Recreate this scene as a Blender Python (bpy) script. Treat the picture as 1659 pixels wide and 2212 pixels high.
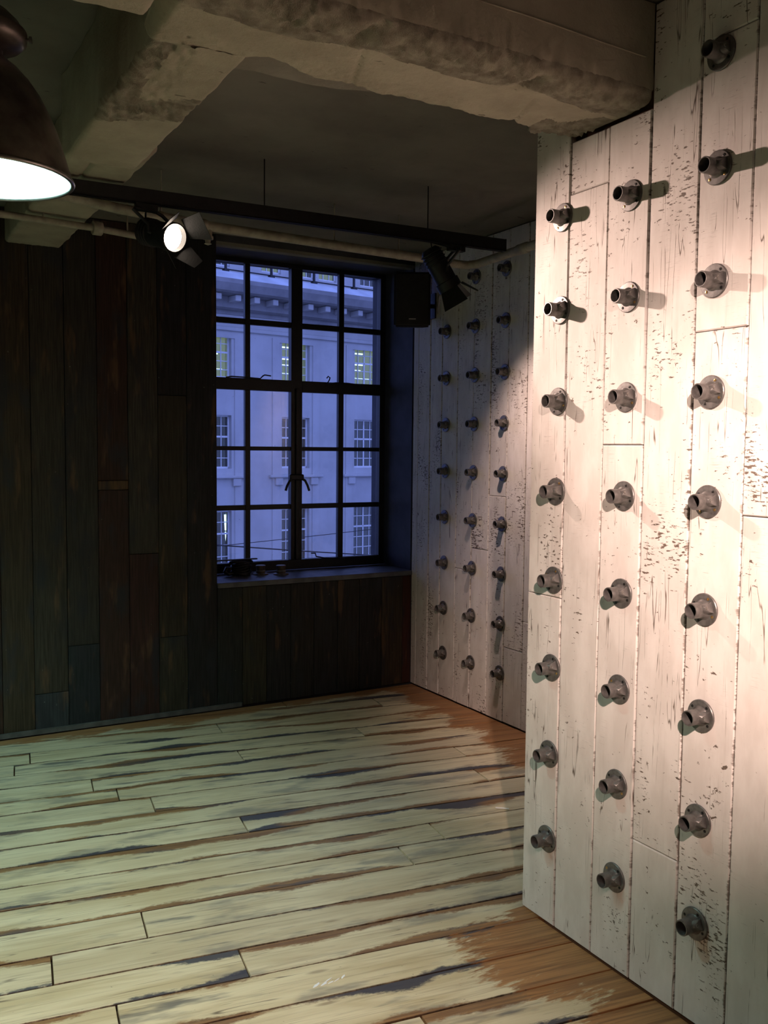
import bpy, bmesh, math, random
from mathutils import Vector, Matrix, Quaternion, noise
random.seed(7)
for o in list(bpy.data.objects):
    bpy.data.objects.remove(o)
S = bpy.context.scene
COL = S.collection
PI = math.pi

# ------------------------------------------------------------------ camera
F, CX, CY = 1982.455, 829.5, 1106.0
def cam_axes(p, y, r):
    f = Vector((math.sin(y)*math.cos(p), math.cos(y)*math.cos(p), math.sin(p)))
    rt = Vector((math.cos(y), -math.sin(y), 0)); up = rt.cross(f)
    return rt*math.cos(r)+up*math.sin(r), up*math.cos(r)-rt*math.sin(r), f
RT, UP, FW = cam_axes(-0.06808476, 0.5189214, 0.00917276)
EYE = Vector((0, 0, 1.6))
cd = bpy.data.cameras.new('camera'); cam = bpy.data.objects.new('camera', cd); COL.objects.link(cam)
cd.sensor_fit = 'VERTICAL'; cd.sensor_height = 36.0; cd.sensor_width = 27.0
cd.lens = F*36.0/2212.0; cd.clip_start = 0.02; cd.clip_end = 400
cam.matrix_world = Matrix(((RT.x, UP.x, -FW.x, EYE.x), (RT.y, UP.y, -FW.y, EYE.y), (RT.z, UP.z, -FW.z, EYE.z), (0, 0, 0, 1)))
S.camera = cam
def ray(px, py):
    return RT*((px-CX)/F) + UP*(-(py-CY)/F) + FW
def hit(p, ax, val):
    d = ray(*p); t = (val-EYE[ax])/d[ax]; return EYE+d*t

# ------------------------------------------------------------------ world, exposure, light levels
W = bpy.data.worlds.new('world'); S.world = W; W.use_nodes = True
bg = W.node_tree.nodes['Background']
bg.inputs[0].default_value = (0.20, 0.275, 0.78, 1); bg.inputs[1].default_value = 2.0
S.view_settings.view_transform = 'Standard'; S.view_settings.look = 'None'
S.view_settings.exposure = 0.0; S.view_settings.gamma = 1.0; S.view_settings.use_curve_mapping = False
try:
    S.cycles.use_denoising = True; S.cycles.sample_clamp_indirect = 4.0
    S.cycles.max_bounces = 8; S.cycles.diffuse_bounces = 5; S.cycles.transparent_max_bounces = 12
    S.cycles.caustics_reflective = False; S.cycles.caustics_refractive = False
except Exception:
    pass
WARM = (1.0, 0.705, 0.585)
P_SPOT_A, P_SPOT_B, P_SPOT_C, P_SPOT_D = 360.0, 800.0, 66.0, 400.0     # lit track heads (watts)
E_BULB, E_BULB2 = 400.0, 1800.0                                        # emission of the cool pendant bulbs
COOL = (0.57, 1.0, 0.92)

# ------------------------------------------------------------------ room measures (metres)
XN, XF, YB, YP = 1.987, 3.250, 5.305, 2.473    # near right wall, far right wall, back wall, pier edge
ZC = 2.865                                     # ceiling
FA = -0.13968685                               # direction of the floorboards
WX0, WX1, WZ0, WZ1, YG = 1.87, 3.25, 0.78, 2.825, 5.72

# ------------------------------------------------------------------ node helpers
def mat(name):
    m = bpy.data.materials.new(name); m.use_nodes = True
    nt = m.node_tree; nt.nodes.clear()
    return m, nt
def nd(nt, t, ins=None, **kw):
    n = nt.nodes.new(t)
    for k, v in kw.items(): setattr(n, k, v)
    for k, v in (ins or {}).items():
        if hasattr(v, 'is_output') and v.is_output: nt.links.new(v, n.inputs[k])
        else: n.inputs[k].default_value = v
    return n
def mth(nt, op, a, b=0.0, c=0.0, clamp=False):
    n = nd(nt, 'ShaderNodeMath', {0: a, 1: b, 2: c}, operation=op); n.use_clamp = clamp
    return n.outputs[0]
def sstep(nt, v, lo, hi):
    n = nd(nt, 'ShaderNodeMapRange', {0: v, 1: lo, 2: hi, 3: 0.0, 4: 1.0}, interpolation_type='SMOOTHSTEP'); return n.outputs[0]
def mixc(nt, f, a, b, bt='MIX'):
    n = nt.nodes.new('ShaderNodeMix'); n.data_type = 'RGBA'; n.blend_type = bt
    for i, v in ((0, f), (6, a), (7, b)):
        if hasattr(v, 'is_output'): nt.links.new(v, n.inputs[i])
        else: n.inputs[i].default_value = v if i == 0 or len(v) == 4 else (*v, 1)
    return n.outputs[2]
def nz(nt, vec, scale, detail=3.0, rough=0.55, dist=0.0):
    n = nd(nt, 'ShaderNodeTexNoise', {'Vector': vec, 'Scale': scale, 'Detail': detail, 'Roughness': rough, 'Distortion': dist})
    return n.outputs[0]
def comb(nt, x, y, z):
    return nd(nt, 'ShaderNodeCombineXYZ', {0: x, 1: y, 2: z}).outputs[0]
def vscale(nt, v, s):
    return nd(nt, 'ShaderNodeVectorMath', {0: v, 1: s}, operation='MULTIPLY').outputs[0]
def finish(nt, col, rough=0.6, metal=0.0, bump=None, bstr=0.2, bdist=0.01, spec=None, coat=None):
    b = nd(nt, 'ShaderNodeBsdfPrincipled')
    for k, v in (('Base Color', col), ('Roughness', rough), ('Metallic', metal)):
        if hasattr(v, 'is_output'): nt.links.new(v, b.inputs[k])
        else: b.inputs[k].default_value = (*v, 1) if k == 'Base Color' and len(v) == 3 else v
    if spec is not None: b.inputs['Specular IOR Level'].default_value = spec
    if bump is not None:
        bn = nd(nt, 'ShaderNodeBump', {'Strength': bstr, 'Distance': bdist, 'Height': bump})
        nt.links.new(bn.outputs[0], b.inputs['Normal'])
    o = nd(nt, 'ShaderNodeOutputMaterial'); nt.links.new(b.outputs[0], o.inputs[0])
    return b
def plain(name, col, rough=0.6, metal=0.0, var=0.12, scale=14.0, bstr=0.15, bdist=0.004, spec=None):
    m, nt = mat(name)
    tc = nd(nt, 'ShaderNodeTexCoord').outputs['Object']
    n = nz(nt, tc, scale, 4)
    dark = tuple(c*(1-var*2) for c in col); light = tuple(min(1, c*(1+var)) for c in col)
    c = mixc(nt, sstep(nt, n, 0.3, 0.7), dark, light)
    finish(nt, c, rough, metal, nz(nt, tc, scale*4, 3), bstr, bdist, spec)
    return m
def emit(name, col, st):
    m, nt = mat(name)
    e = nd(nt, 'ShaderNodeEmission', {0: (*col, 1), 1: st}); o = nd(nt, 'ShaderNodeOutputMaterial')
    nt.links.new(e.outputs[0], o.inputs[0]); return m
M = {}

# board coordinates: UV.x = 0..1 across the board, UV.y = metres along it
def board_uv(nt):
    uv = nd(nt, 'ShaderNodeUVMap', uv_map='board').outputs[0]
    s = nd(nt, 'ShaderNodeSeparateXYZ', {0: uv})
    r = nd(nt, 'ShaderNodeObjectInfo').outputs['Random']
    return s.outputs[0], s.outputs[1], r

def make_white_boards():
    m, nt = mat('chipped_white_paint')
    u, v, r = board_uv(nt)
    um = mth(nt, 'MULTIPLY', u, 0.173)
    P = comb(nt, mth(nt, 'ADD', um, mth(nt, 'MULTIPLY', r, 31.0)), mth(nt, 'ADD', v, mth(nt, 'MULTIPLY', r, 57.0)), mth(nt, 'MULTIPLY', r, 9.0))
    region = nz(nt, vscale(nt, P, (5.0, 2.2, 1)), 1.0, 2)
    region = mth(nt, 'ADD', region, mth(nt, 'MULTIPLY', mth(nt, 'SUBTRACT', mth(nt, 'FRACT', mth(nt, 'MULTIPLY', r, 7.77)), 0.45), 0.16))
    # small horizontal nicks
    n1 = nz(nt, vscale(nt, P, (42, 125, 1)), 1.0, 5, 0.62)
    nick = sstep(nt, mth(nt, 'ADD', n1, mth(nt, 'MULTIPLY', mth(nt, 'SUBTRACT', region, 0.5), 0.66)), 0.69, 0.715)
    # flakes
    n2 = nz(nt, vscale(nt, P, (52, 68, 1)), 1.0, 5, 0.65, 0.5)
    flake = sstep(nt, mth(nt, 'ADD', n2, mth(nt, 'MULTIPLY', mth(nt, 'SUBTRACT', nz(nt, vscale(nt, P, (9, 6, 1)), 1.0, 2), 0.5), 0.52)), 0.705, 0.73)
    # long drying cracks
    n3 = nz(nt, vscale(nt, P, (26, 1.1, 1)), 1.0, 2, 0.5, 0.3)
    crack = mth(nt, 'SUBTRACT', 1.0, sstep(nt, mth(nt, 'ABSOLUTE', mth(nt, 'SUBTRACT', n3, 0.5)), 0.0, 0.008))
    crack = mth(nt, 'MULTIPLY', crack, sstep(nt, nz(nt, vscale(nt, P, (14, 5, 1)), 1.3, 3), 0.49, 0.58))
    # fine dark rubbing along the saw marks
    n4 = nz(nt, vscale(nt, P, (25, 420, 1)), 1.0, 3, 0.6)
    rub = mth(nt, 'MULTIPLY', sstep(nt, n4, 0.56, 0.74), sstep(nt, nz(nt, vscale(nt, P, (8, 3.3, 1)), 1.7, 3), 0.54, 0.68))
    # worn edges
    e = mth(nt, 'MINIMUM', u, mth(nt, 'SUBTRACT', 1.0, u))
    ew = mth(nt, 'MULTIPLY', sstep(nt, nz(nt, vscale(nt, P, (12, 40, 1)), 1.0, 6, 0.75), 0.42, 0.74), 0.085)
    ew = mth(nt, 'MAXIMUM', ew, 0.002)
    edge = mth(nt, 'MULTIPLY', mth(nt, 'SUBTRACT', 1.0, sstep(nt, e, 0.0, ew)), 0.9)
    # a thumb's breadth of grime and bare wood on the ends
    chip = mth(nt, 'MAXIMUM', mth(nt, 'MAXIMUM', nick, flake), mth(nt, 'MAXIMUM', crack, edge), clamp=True)
    mott = nz(nt, vscale(nt, P, (16, 6, 1)), 1.0, 4)
    paint = mixc(nt, sstep(nt, mott, 0.35, 0.7), (0.67, 0.625, 0.60), (0.77, 0.73, 0.71))
    paint = mixc(nt, mth(nt, 'MULTIPLY', rub, 0.55), paint, (0.22, 0.20, 0.19))
    paint = mixc(nt, mth(nt, 'MULTIPLY', sstep(nt, nz(nt, vscale(nt, P, (30, 1.6, 1)), 1.0, 2), 0.62, 0.8), 0.25), paint, (0.40, 0.36, 0.33))
    wood = mixc(nt, nz(nt, vscale(nt, P, (90, 90, 1)), 1.0, 2), (0.035, 0.025, 0.02), (0.17, 0.115, 0.08))
    col = mixc(nt, mth(nt, 'MULTIPLY', chip, 0.93), paint, wood)
    h = mth(nt, 'SUBTRACT', mth(nt, 'MULTIPLY', nz(nt, vscale(nt, P, (110, 9, 1)), 1.0, 3), 0.35), mth(nt, 'MULTIPLY', chip, 0.9))
    finish(nt, col, 0.62, 0, h, 0.35, 0.0022, 0.3)
    M['white'] = m
make_white_boards()

def make_dark_boards():
    m, nt = mat('dark_reclaimed_board')
    u, v, r = board_uv(nt)
    oc = nd(nt, 'ShaderNodeObjectInfo').outputs['Color']
    um = mth(nt, 'MULTIPLY', u, 0.173)
    P = comb(nt, mth(nt, 'ADD', um, mth(nt, 'MULTIPLY', r, 41.0)), mth(nt, 'ADD', v, mth(nt, 'MULTIPLY', r, 77.0)), mth(nt, 'MULTIPLY', r, 5.0))
    g = nz(nt, vscale(nt, P, (120, 5, 1)), 1.0, 5, 0.6)
    c = mixc(nt, sstep(nt, g, 0.3, 0.72), (0.45, 0.42, 0.40), (1.15, 1.1, 1.05))
    c = mixc(nt, 1.0, oc, c, 'MULTIPLY'); c = mixc(nt, 1.0, c, (0.50, 0.50, 0.50), 'MULTIPLY')
    st = sstep(nt, nz(nt, vscale(nt, P, (9, 3, 1)), 1.0, 3), 0.5, 0.68)
    c = mixc(nt, mth(nt, 'MULTIPLY', st, 0.75), c, (0.018, 0.019, 0.024))
    st2 = sstep(nt, nz(nt, vscale(nt, P, (11, 2.2, 3)), 1.3, 3), 0.58, 0.72)
    c = mixc(nt, mth(nt, 'MULTIPLY', st2, 0.5), c, (0.14, 0.07, 0.035))
    fl = sstep(nt, nz(nt, vscale(nt, P, (70, 70, 1)), 1.0, 2), 0.76, 0.79)
    c = mixc(nt, mth(nt, 'MULTIPLY', fl, 0.6), c, (0.35, 0.33, 0.30))
    finish(nt, c, 0.62, 0, g, 0.3, 0.002, 0.3)
    M['dark'] = m
make_dark_boards()

def make_floor_boards():
    m, nt = mat('sanded_floor_board')
    u, v, r = board_uv(nt)
    um = mth(nt, 'MULTIPLY', u, 0.173)
    ro = mth(nt, 'MULTIPLY', r, 83.0)
    P = comb(nt, mth(nt, 'ADD', v, ro), mth(nt, 'ADD', um, mth(nt, 'MULTIPLY', r, 29.0)), mth(nt, 'MULTIPLY', r, 7.0))
    grain = nz(nt, vscale(nt, P, (3.0, 95, 1)), 1.0, 5, 0.6, 0.4)
    broad = nz(nt, vscale(nt, P, (2.2, 14, 1)), 1.0, 3, 0.55, 0.5)
    c = mixc(nt, sstep(nt, broad, 0.32, 0.7), (0.58, 0.475, 0.29), (0.75, 0.655, 0.455))
    c = mixc(nt, mth(nt, 'MULTIPLY', sstep(nt, grain, 0.48, 0.72), 0.5), c, (0.29, 0.205, 0.115))
    hair = mth(nt, 'SUBTRACT', 1.0, sstep(nt, mth(nt, 'ABSOLUTE', mth(nt, 'SUBTRACT', nz(nt, vscale(nt, P, (0.9, 22, 1)), 1.0, 2, 0.5, 0.3), 0.5)), 0.0, 0.010))
    hair = mth(nt, 'MULTIPLY', hair, sstep(nt, nz(nt, vscale(nt, P, (3, 9, 4)), 1.0, 2), 0.50, 0.60))
    c = mixc(nt, mth(nt, 'MULTIPLY', hair, 0.8), c, (0.08, 0.05, 0.03))
    spk = sstep(nt, nz(nt, vscale(nt, P, (45, 90, 1)), 1.0, 3), 0.72, 0.76)
    c = mixc(nt, mth(nt, 'MULTIPLY', spk, 0.6), c, (0.10, 0.07, 0.05))
    tone = mth(nt, 'FRACT', mth(nt, 'MULTIPLY', r, 17.31))
    c = mixc(nt, mth(nt, 'MULTIPLY', tone, 0.3), c, (0.52, 0.46, 0.37))
    # greyed, weathered patches
    gp = sstep(nt, nz(nt, vscale(nt, P, (2.6, 9, 1)), 1.0, 4, 0.6), 0.53, 0.68)
    c = mixc(nt, mth(nt, 'MULTIPLY', gp, 0.66), c, (0.215, 0.195, 0.17))
    # unsanded brown edges: width wanders along the board, one noise for each side
    fine = mth(nt, 'MULTIPLY', mth(nt, 'SUBTRACT', nz(nt, vscale(nt, P, (30, 75, 1)), 1.0, 5, 0.72), 0.5), 0.30)
    def side(uu, seed, off):
        w = nz(nt, comb(nt, mth(nt, 'MULTIPLY', mth(nt, 'ADD', v, ro), 1.55), seed, mth(nt, 'MULTIPLY', r, 3.0)), 1.0, 2, 0.5)
        wid = mth(nt, 'MULTIPLY', mth(nt, 'SUBTRACT', w, off), 1.5)
        d = mth(nt, 'SUBTRACT', mth(nt, 'ADD', wid, fine), uu)
        return sstep(nt, d, 0.0, 0.10)
    inv = mth(nt, 'SUBTRACT', 1.0, u)
    e1 = side(u, 1.3, 0.415); e2 = side(inv, 8.8, 0.45)
    hue = nz(nt, comb(nt, mth(nt, 'MULTIPLY', mth(nt, 'ADD', v, ro), 1.1), u, r), 1.0, 2)
    brown = mixc(nt, sstep(nt, grain, 0.35, 0.65), (0.14, 0.06, 0.025), (0.30, 0.155, 0.06))
    ink = (0.030, 0.032, 0.058)
    stain = mixc(nt, sstep(nt, hue, 0.50, 0.57), brown, ink)
    c = mixc(nt, mth(nt, 'MULTIPLY', mth(nt, 'MAXIMUM', e1, e2), 0.92), c, stain)
    gl = mth(nt, 'MINIMUM', u, inv)
    c = mixc(nt, mth(nt, 'SUBTRACT', 1.0, sstep(nt, mth(nt, 'SUBTRACT', gl, mth(nt, 'MULTIPLY', fine, 0.08)), 0.010, 0.034)), c, (0.030, 0.020, 0.014))
    # ink stains with soft ends
    ik = sstep(nt, nz(nt, vscale(nt, P, (1.9, 11, 2)), 1.0, 4, 0.6), 0.615, 0.72)
    c = mixc(nt, mth(nt, 'MULTIPLY', ik, 0.75), c, (0.06, 0.065, 0.085))
    # knots
    vo = nd(nt, 'ShaderNodeTexVoronoi', {'Vector': vscale(nt, P, (2.2, 9, 1)), 'Scale': 1.0}, feature='F1').outputs['Distance']
    kn = mth(nt, 'SUBTRACT', 1.0, sstep(nt, mth(nt, 'ADD', vo, mth(nt, 'MULTIPLY', grain, 0.05)), 0.05, 0.13))
    c = mixc(nt, mth(nt, 'MULTIPLY', kn, 0.55), c, (0.17, 0.10, 0.06))
    # the old brown varnish left along the walls by the sander
    pos = nd(nt, 'ShaderNodeSeparateXYZ', {0: nd(nt, 'ShaderNodeNewGeometry').outputs['Position']})
    X, Y = pos.outputs[0], pos.outputs[1]
    far = mth(nt, 'GREATER_THAN', Y, YP)
    d1 = mth(nt, 'SUBTRACT', mth(nt, 'ADD', mth(nt, 'MULTIPLY', far, XF-XN), XN), X)
    wp = comb(nt, X, Y, 0.0)
    wn = mth(nt, 'ADD', nz(nt, vscale(nt, wp, (2.2, 3.4, 1)), 1.0, 2), mth(nt, 'MULTIPLY', mth(nt, 'SUBTRACT', nz(nt, vscale(nt, wp, (14, 60, 1)), 1.0, 3, 0.7), 0.5), 0.5))
    s1 = mth(nt, 'SUBTRACT', mth(nt, 'MULTIPLY', wn, 0.78), mth(nt, 'ADD', d1, 0.07))
    d2 = mth(nt, 'SUBTRACT', YB, Y)
    s2 = mth(nt, 'SUBTRACT', mth(nt, 'MULTIPLY', wn, 0.36), mth(nt, 'ADD', d2, 0.01))
    mg = mth(nt, 'MAXIMUM', sstep(nt, s1, 0.0, 0.09), sstep(nt, s2, 0.0, 0.05))
    varn = mixc(nt, sstep(nt, grain, 0.3, 0.7), (0.19, 0.080, 0.030), (0.42, 0.205, 0.078))
    c = mixc(nt, mth(nt, 'MULTIPLY', mg, 0.95), c, varn)
    rough = mth(nt, 'ADD', 0.40, mth(nt, 'MULTIPLY', broad, 0.22))
    finish(nt, c, rough, 0, mth(nt, 'ADD', grain, mth(nt, 'MULTIPLY', broad, 0.5)), 0.18, 0.002, 0.35)
    M['floor'] = m
make_floor_boards()

def make_plaster(name, c0, c1, bstr, scale=6.0, crackle=0.0):
    m, nt = mat(name)
    tc = nd(nt, 'ShaderNodeTexCoord').outputs['Object']
    n = nz(nt, tc, scale, 5, 0.6); f = nz(nt, tc, scale*14, 4, 0.65)
    c = mixc(nt, sstep(nt, n, 0.3, 0.7), c0, c1)
    pit = sstep(nt, nz(nt, vscale(nt, tc, (9, 23, 9)), 1.0, 3, 0.6), 0.70, 0.74)
    c = mixc(nt, mth(nt, 'MULTIPLY', pit, 0.65), c, tuple(x*0.25 for x in c0))
    finish(nt, c, 0.9, 0, mth(nt, 'SUBTRACT', f, mth(nt, 'MULTIPLY', pit, 0.7)), bstr, 0.006, 0.1)
    M[name] = m
make_plaster('ceiling_concrete', (0.155, 0.14, 0.122), (0.205, 0.188, 0.165), 0.25, 2.5)
make_plaster('beam_plaster', (0.335, 0.30, 0.235), (0.43, 0.39, 0.31), 0.5, 5.0)
make_plaster('rough_render', (0.24, 0.21, 0.165), (0.45, 0.405, 0.325), 1.0, 22.0)
make_plaster('beam_core', (0.20, 0.18, 0.155), (0.27, 0.25, 0.215), 0.35, 5.0)
make_plaster('limestone', (0.50, 0.49, 0.47), (0.60, 0.59, 0.57), 0.15, 0.8)
make_plaster('shaded_stone', (0.26, 0.255, 0.25), (0.36, 0.35, 0.34), 0.2, 1.5)  # limestone darkened so the cornice carries its shade in the colour
M['backing'] = plain('rough_brown_backing', (0.13, 0.055, 0.024), 0.8)
M['wallplain'] = plain('dull_wall_paint', (0.20, 0.185, 0.165), 0.85)
M['steel_black'] = plain('black_painted_steel', (0.012, 0.012, 0.013), 0.45, 0.0, 0.2, 30)
M['black'] = plain('satin_black', (0.010, 0.010, 0.012), 0.5, 0.0, 0.2, 30)
M['black_door'] = plain('black_flap_metal', (0.006, 0.006, 0.006), 0.6, 0.0, 0.2, 30)
M['flange'] = plain('grey_cast_iron', (0.165, 0.158, 0.155), 0.40, 0.5, 0.15, 60, 0.2, 0.0012)
M['screw'] = plain('dull_steel_screw', (0.42, 0.40, 0.37), 0.38, 0.9, 0.1, 80)
M['brass'] = plain('brass_screw', (0.60, 0.40, 0.17), 0.35, 0.9, 0.1, 80)
M['pipe'] = plain('cream_painted_pipe', (0.36, 0.33, 0.265), 0.55, 0, 0.12, 20)
M['shade'] = plain('dark_bronze_shade', (0.15, 0.125, 0.11), 0.34, 0.7, 0.25, 12, 0.05)
M['rim'] = plain('rolled_metal_rim', (0.30, 0.28, 0.27), 0.3, 0.9, 0.1, 20, 0.05)
M['enamel'] = plain('white_enamel', (0.80, 0.84, 0.82), 0.4, 0, 0.02, 10, 0.02)
M['sill'] = plain('slate_sill', (0.10, 0.10, 0.11), 0.5, 0, 0.2, 12)
M['reveal'] = plain('dark_painted_reveal', (0.045, 0.045, 0.055), 0.7, 0, 0.15, 8)
M['base'] = plain('grey_baseboard', (0.10, 0.095, 0.095), 0.6, 0, 0.2, 12)
M['asphalt'] = plain('asphalt', (0.06, 0.06, 0.065), 0.9, 0, 0.1, 2.0)
M['lead'] = plain('lead_flashing', (0.62, 0.66, 0.70), 0.5, 0, 0.1, 1.2)
M['glint_white'] = plain('painted_glint_white', (0.90, 0.93, 0.93), 0.15, 0, 0.02, 30)  # white colour standing in for the glints on the floor
M['whiteframe'] = plain('white_window_frame', (0.85, 0.85, 0.85), 0.5, 0, 0.03, 5)
M['wood'] = plain('brown_turned_fitting', (0.16, 0.12, 0.09), 0.5, 0, 0.2, 40)
M['foil'] = plain('grey_paper', (0.45, 0.45, 0.46), 0.6, 0, 0.1, 40)
M['bulb'] = emit('cool_bulb_glow', COOL, E_BULB)
M['bulb2'] = emit('cool_bulb_glow_strong', COOL, E_BULB2)
M['lens_on'] = emit('lit_spot_lens', (1.0, 0.82, 0.66), 16.0)
M['office_glow'] = emit('office_lit_room', (0.30, 0.37, 0.22), 0.85)
M['office_dim'] = emit('office_dim_room', (0.10, 0.12, 0.16), 0.30)
M['tube'] = emit('office_tube', (0.75, 1.0, 0.72), 3.5)
M['tube_hot'] = emit('bare_fluorescent_tube', (0.75, 1.0, 0.97), 3.5)
M['lensglass'] = plain('dark_lens_glass', (0.03, 0.03, 0.035), 0.1, 0, 0.1, 10, 0.0)
def make_glass(name, tint, refl):
    m, nt = mat(name)
    t = nd(nt, 'ShaderNodeBsdfTransparent', {0: (*tint, 1)}); g = nd(nt, 'ShaderNodeBsdfGlossy', {0: (1, 1, 1, 1), 1: 0.03})
    lw = nd(nt, 'ShaderNodeFresnel', {0: 1.45}); f = mth(nt, 'MULTIPLY', lw.outputs[0], refl, clamp=True)
    mx = nd(nt, 'ShaderNodeMixShader', {0: f, 1: t.outputs[0], 2: g.outputs[0]}); o = nd(nt, 'ShaderNodeOutputMaterial')
    nt.links.new(mx.outputs[0], o.inputs[0]); M[name] = m
make_glass('window_glass', (0.94, 0.95, 0.96), 1.0)
make_glass('office_glass', (0.80, 0.84, 0.88), 0.9)

# ------------------------------------------------------------------ mesh helpers
def link(name, me, m=None, parent=None, loc=(0, 0, 0), smooth=None):
    if m is not None and not me.materials: me.materials.append(m)
    if smooth:
        for p in me.polygons: p.use_smooth = True
        me.set_sharp_from_angle(angle=math.radians(smooth))
    o = bpy.data.objects.new(name, me); COL.objects.link(o); o.location = loc
    if parent is not None: o.parent = parent
    return o
def from_bm(name, bm, m=None, parent=None, loc=(0, 0, 0), smooth=None):
    me = bpy.data.meshes.new(name); bmesh.ops.recalc_face_normals(bm, faces=bm.faces); bm.to_mesh(me); bm.free()
    return link(name, me, m, parent, loc, smooth)
def thing(name, label, cat, loc=(0, 0, 0), group=None):
    o = bpy.data.objects.new(name, None); COL.objects.link(o); o.location = loc; o.empty_display_size = 0.05
    o['label'] = label; o['category'] = cat
    if group: o['group'] = group
    return o
def tag(o, label, cat, group=None):
    o['label'] = label; o['category'] = cat
    if group: o['group'] = group
    return o
def struct(o, label=None, cat=None):
    o['kind'] = 'structure'
    if label: o['label'] = label
    if cat: o['category'] = cat
    return o
def bx(bm, a, b, Mx=None):
    vs = [Vector((x, y, z)) for x in (a[0], b[0]) for y in (a[1], b[1]) for z in (a[2], b[2])]
    if Mx is not None: vs = [Mx @ v for v in vs]
    v = [bm.verts.new(p) for p in vs]
    for f in ((0, 1, 3, 2), (4, 6, 7, 5), (0, 4, 5, 1), (2, 3, 7, 6), (0, 2, 6, 4), (1, 5, 7, 3)): bm.faces.new([v[i] for i in f])
def box(name, a, b, m, parent=None, bevel=0.0):
    c = Vector([(a[i]+b[i])/2 for i in range(3)]); bm = bmesh.new()
    bx(bm, Vector(a)-c, Vector(b)-c)
    if bevel: bmesh.ops.bevel(bm, geom=list(bm.edges), offset=bevel, segments=2, affect='EDGES')
    return from_bm(name, bm, m, parent, c if parent is None else c-(parent.location if parent.parent is None else Vector()), 40 if bevel else None)
def lathe(bm, prof, n=24, Mx=None, closed=False):
    rings = []
    for r, z in prof:
        ring = []
        for k in range(n):
            p = Vector((r*math.cos(2*PI*k/n), r*math.sin(2*PI*k/n), z))
            ring.append(bm.verts.new(Mx @ p if Mx is not None else p))
        rings.append(ring)
    for a, b in zip(rings, rings[1:]):
        for k in range(n): bm.faces.new((a[k], a[(k+1) % n], b[(k+1) % n], b[k]))
    if closed:
        bm.faces.new(rings[0][::-1]); bm.faces.new(rings[-1])
    return rings
def tube(bm, pts, r, n=10, caps=True):
    pts = [Vector(p) for p in pts]; rings = []
    prev = None
    for i, p in enumerate(pts):
        t = (pts[min(i+1, len(pts)-1)]-pts[max(i-1, 0)]).normalized()
        if prev is None: a = t.orthogonal().normalized()
        else: a = (prev-t*prev.dot(t)).normalized()
        prev = a; b = t.cross(a)
        rings.append([bm.verts.new(p+(a*math.cos(2*PI*k/n)+b*math.sin(2*PI*k/n))*r) for k in range(n)])
    for s, e in zip(rings, rings[1:]):
        for k in range(n): bm.faces.new((s[k], s[(k+1) % n], e[(k+1) % n], e[k]))
    if caps: bm.faces.new(rings[0][::-1]); bm.faces.new(rings[-1])
def align(d):                       # rotation that turns +Z to d
    return Vector(d).normalized().to_track_quat('Z', 'Y')

def board(name, poly, normal, along, across0, width, thick, m, parent, col=None, ch=0.003, holes=()):
    """A board from a convex outline (points on its front plane): chamfered front, sides, back, UV in board coordinates."""
    normal = Vector(normal).normalized(); along = Vector(along).normalized(); ac = along.cross(normal)
    c = sum((Vector(p) for p in poly), Vector())/len(poly)
    P = [Vector(p)-c for p in poly]
    if sum((P[i].cross(P[(i+1) % len(P)]) for i in range(len(P))), Vector()).dot(normal) < 0: P = P[::-1]
    n = len(P); ins = []
    for i in range(n):
        a, b, d = P[i-1], P[i], P[(i+1) % n]
        e1 = (b-a).normalized(); e2 = (d-b).normalized()
        n1 = normal.cross(e1); n2 = normal.cross(e2)
        k = 1+n1.dot(n2)
        ins.append(b+(n1+n2)*(ch/max(k, 0.3)))
    bm = bmesh.new()
    fr = [bm.verts.new(p) for p in ins]; md = [bm.verts.new(p-normal*ch) for p in P]; bk = [bm.verts.new(p-normal*thick) for p in P]
    bm.faces.new(fr); bm.faces.new(bk[::-1])
    for i in range(n):
        j = (i+1) % n
        bm.faces.new((md[i], md[j], fr[j], fr[i])); bm.faces.new((bk[i], bk[j], md[j], md[i]))
    o = from_bm(name, bm, m, parent, c)
    if holes:
        cb = bmesh.new()
        for kind, p, s in holes:
            p = Vector(p)
            if kind == 'hole':
                q = align(normal).to_matrix().to_4x4(); q.translation = p
                lathe(cb, [(s, -0.016), (s*0.9, 0.0), (s*1.25, 0.01)], 10, q, True)
            else:
                h, w2 = s; mx = Matrix((ac, along, normal)).transposed().to_4x4(); mx.translation = p
                bx(cb, (-w2, -h, -0.012), (w2, h, 0.02), mx)
        co = from_bm('cutter', cb, m)
        md_ = o.modifiers.new('cut', 'BOOLEAN'); md_.object = co; md_.operation = 'DIFFERENCE'; md_.solver = 'EXACT'
        bpy.context.view_layer.update()
        dg = bpy.context.evaluated_depsgraph_get(); nm = bpy.data.meshes.new_from_object(o.evaluated_get(dg))
        o.modifiers.clear(); o.data = nm; bpy.data.objects.remove(co)
    me = o.data; uvl = me.uv_layers.new(name='board')
    a0 = Vector(across0)
    for lp in me.loops:
        p = me.vertices[lp.vertex_index].co+c
        uvl.data[lp.index].uv = (abs((p-a0).dot(ac))/width, p.dot(along))
    if col: o.color = (*col, 1)
    return o
def clip(poly, nx, ny, d):          # keep nx*x+ny*y <= d
    out = []
    for i in range(len(poly)):
        a, b = poly[i], poly[(i+1) % len(poly)]
        da, db = nx*a[0]+ny*a[1]-d, nx*b[0]+ny*b[1]-d
        if da <= 0: out.append(a)
        if (da < 0 < db) or (db < 0 < da):
            t = da/(da-db); out.append((a[0]+(b[0]-a[0])*t, a[1]+(b[1]-a[1])*t))
    return out

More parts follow.
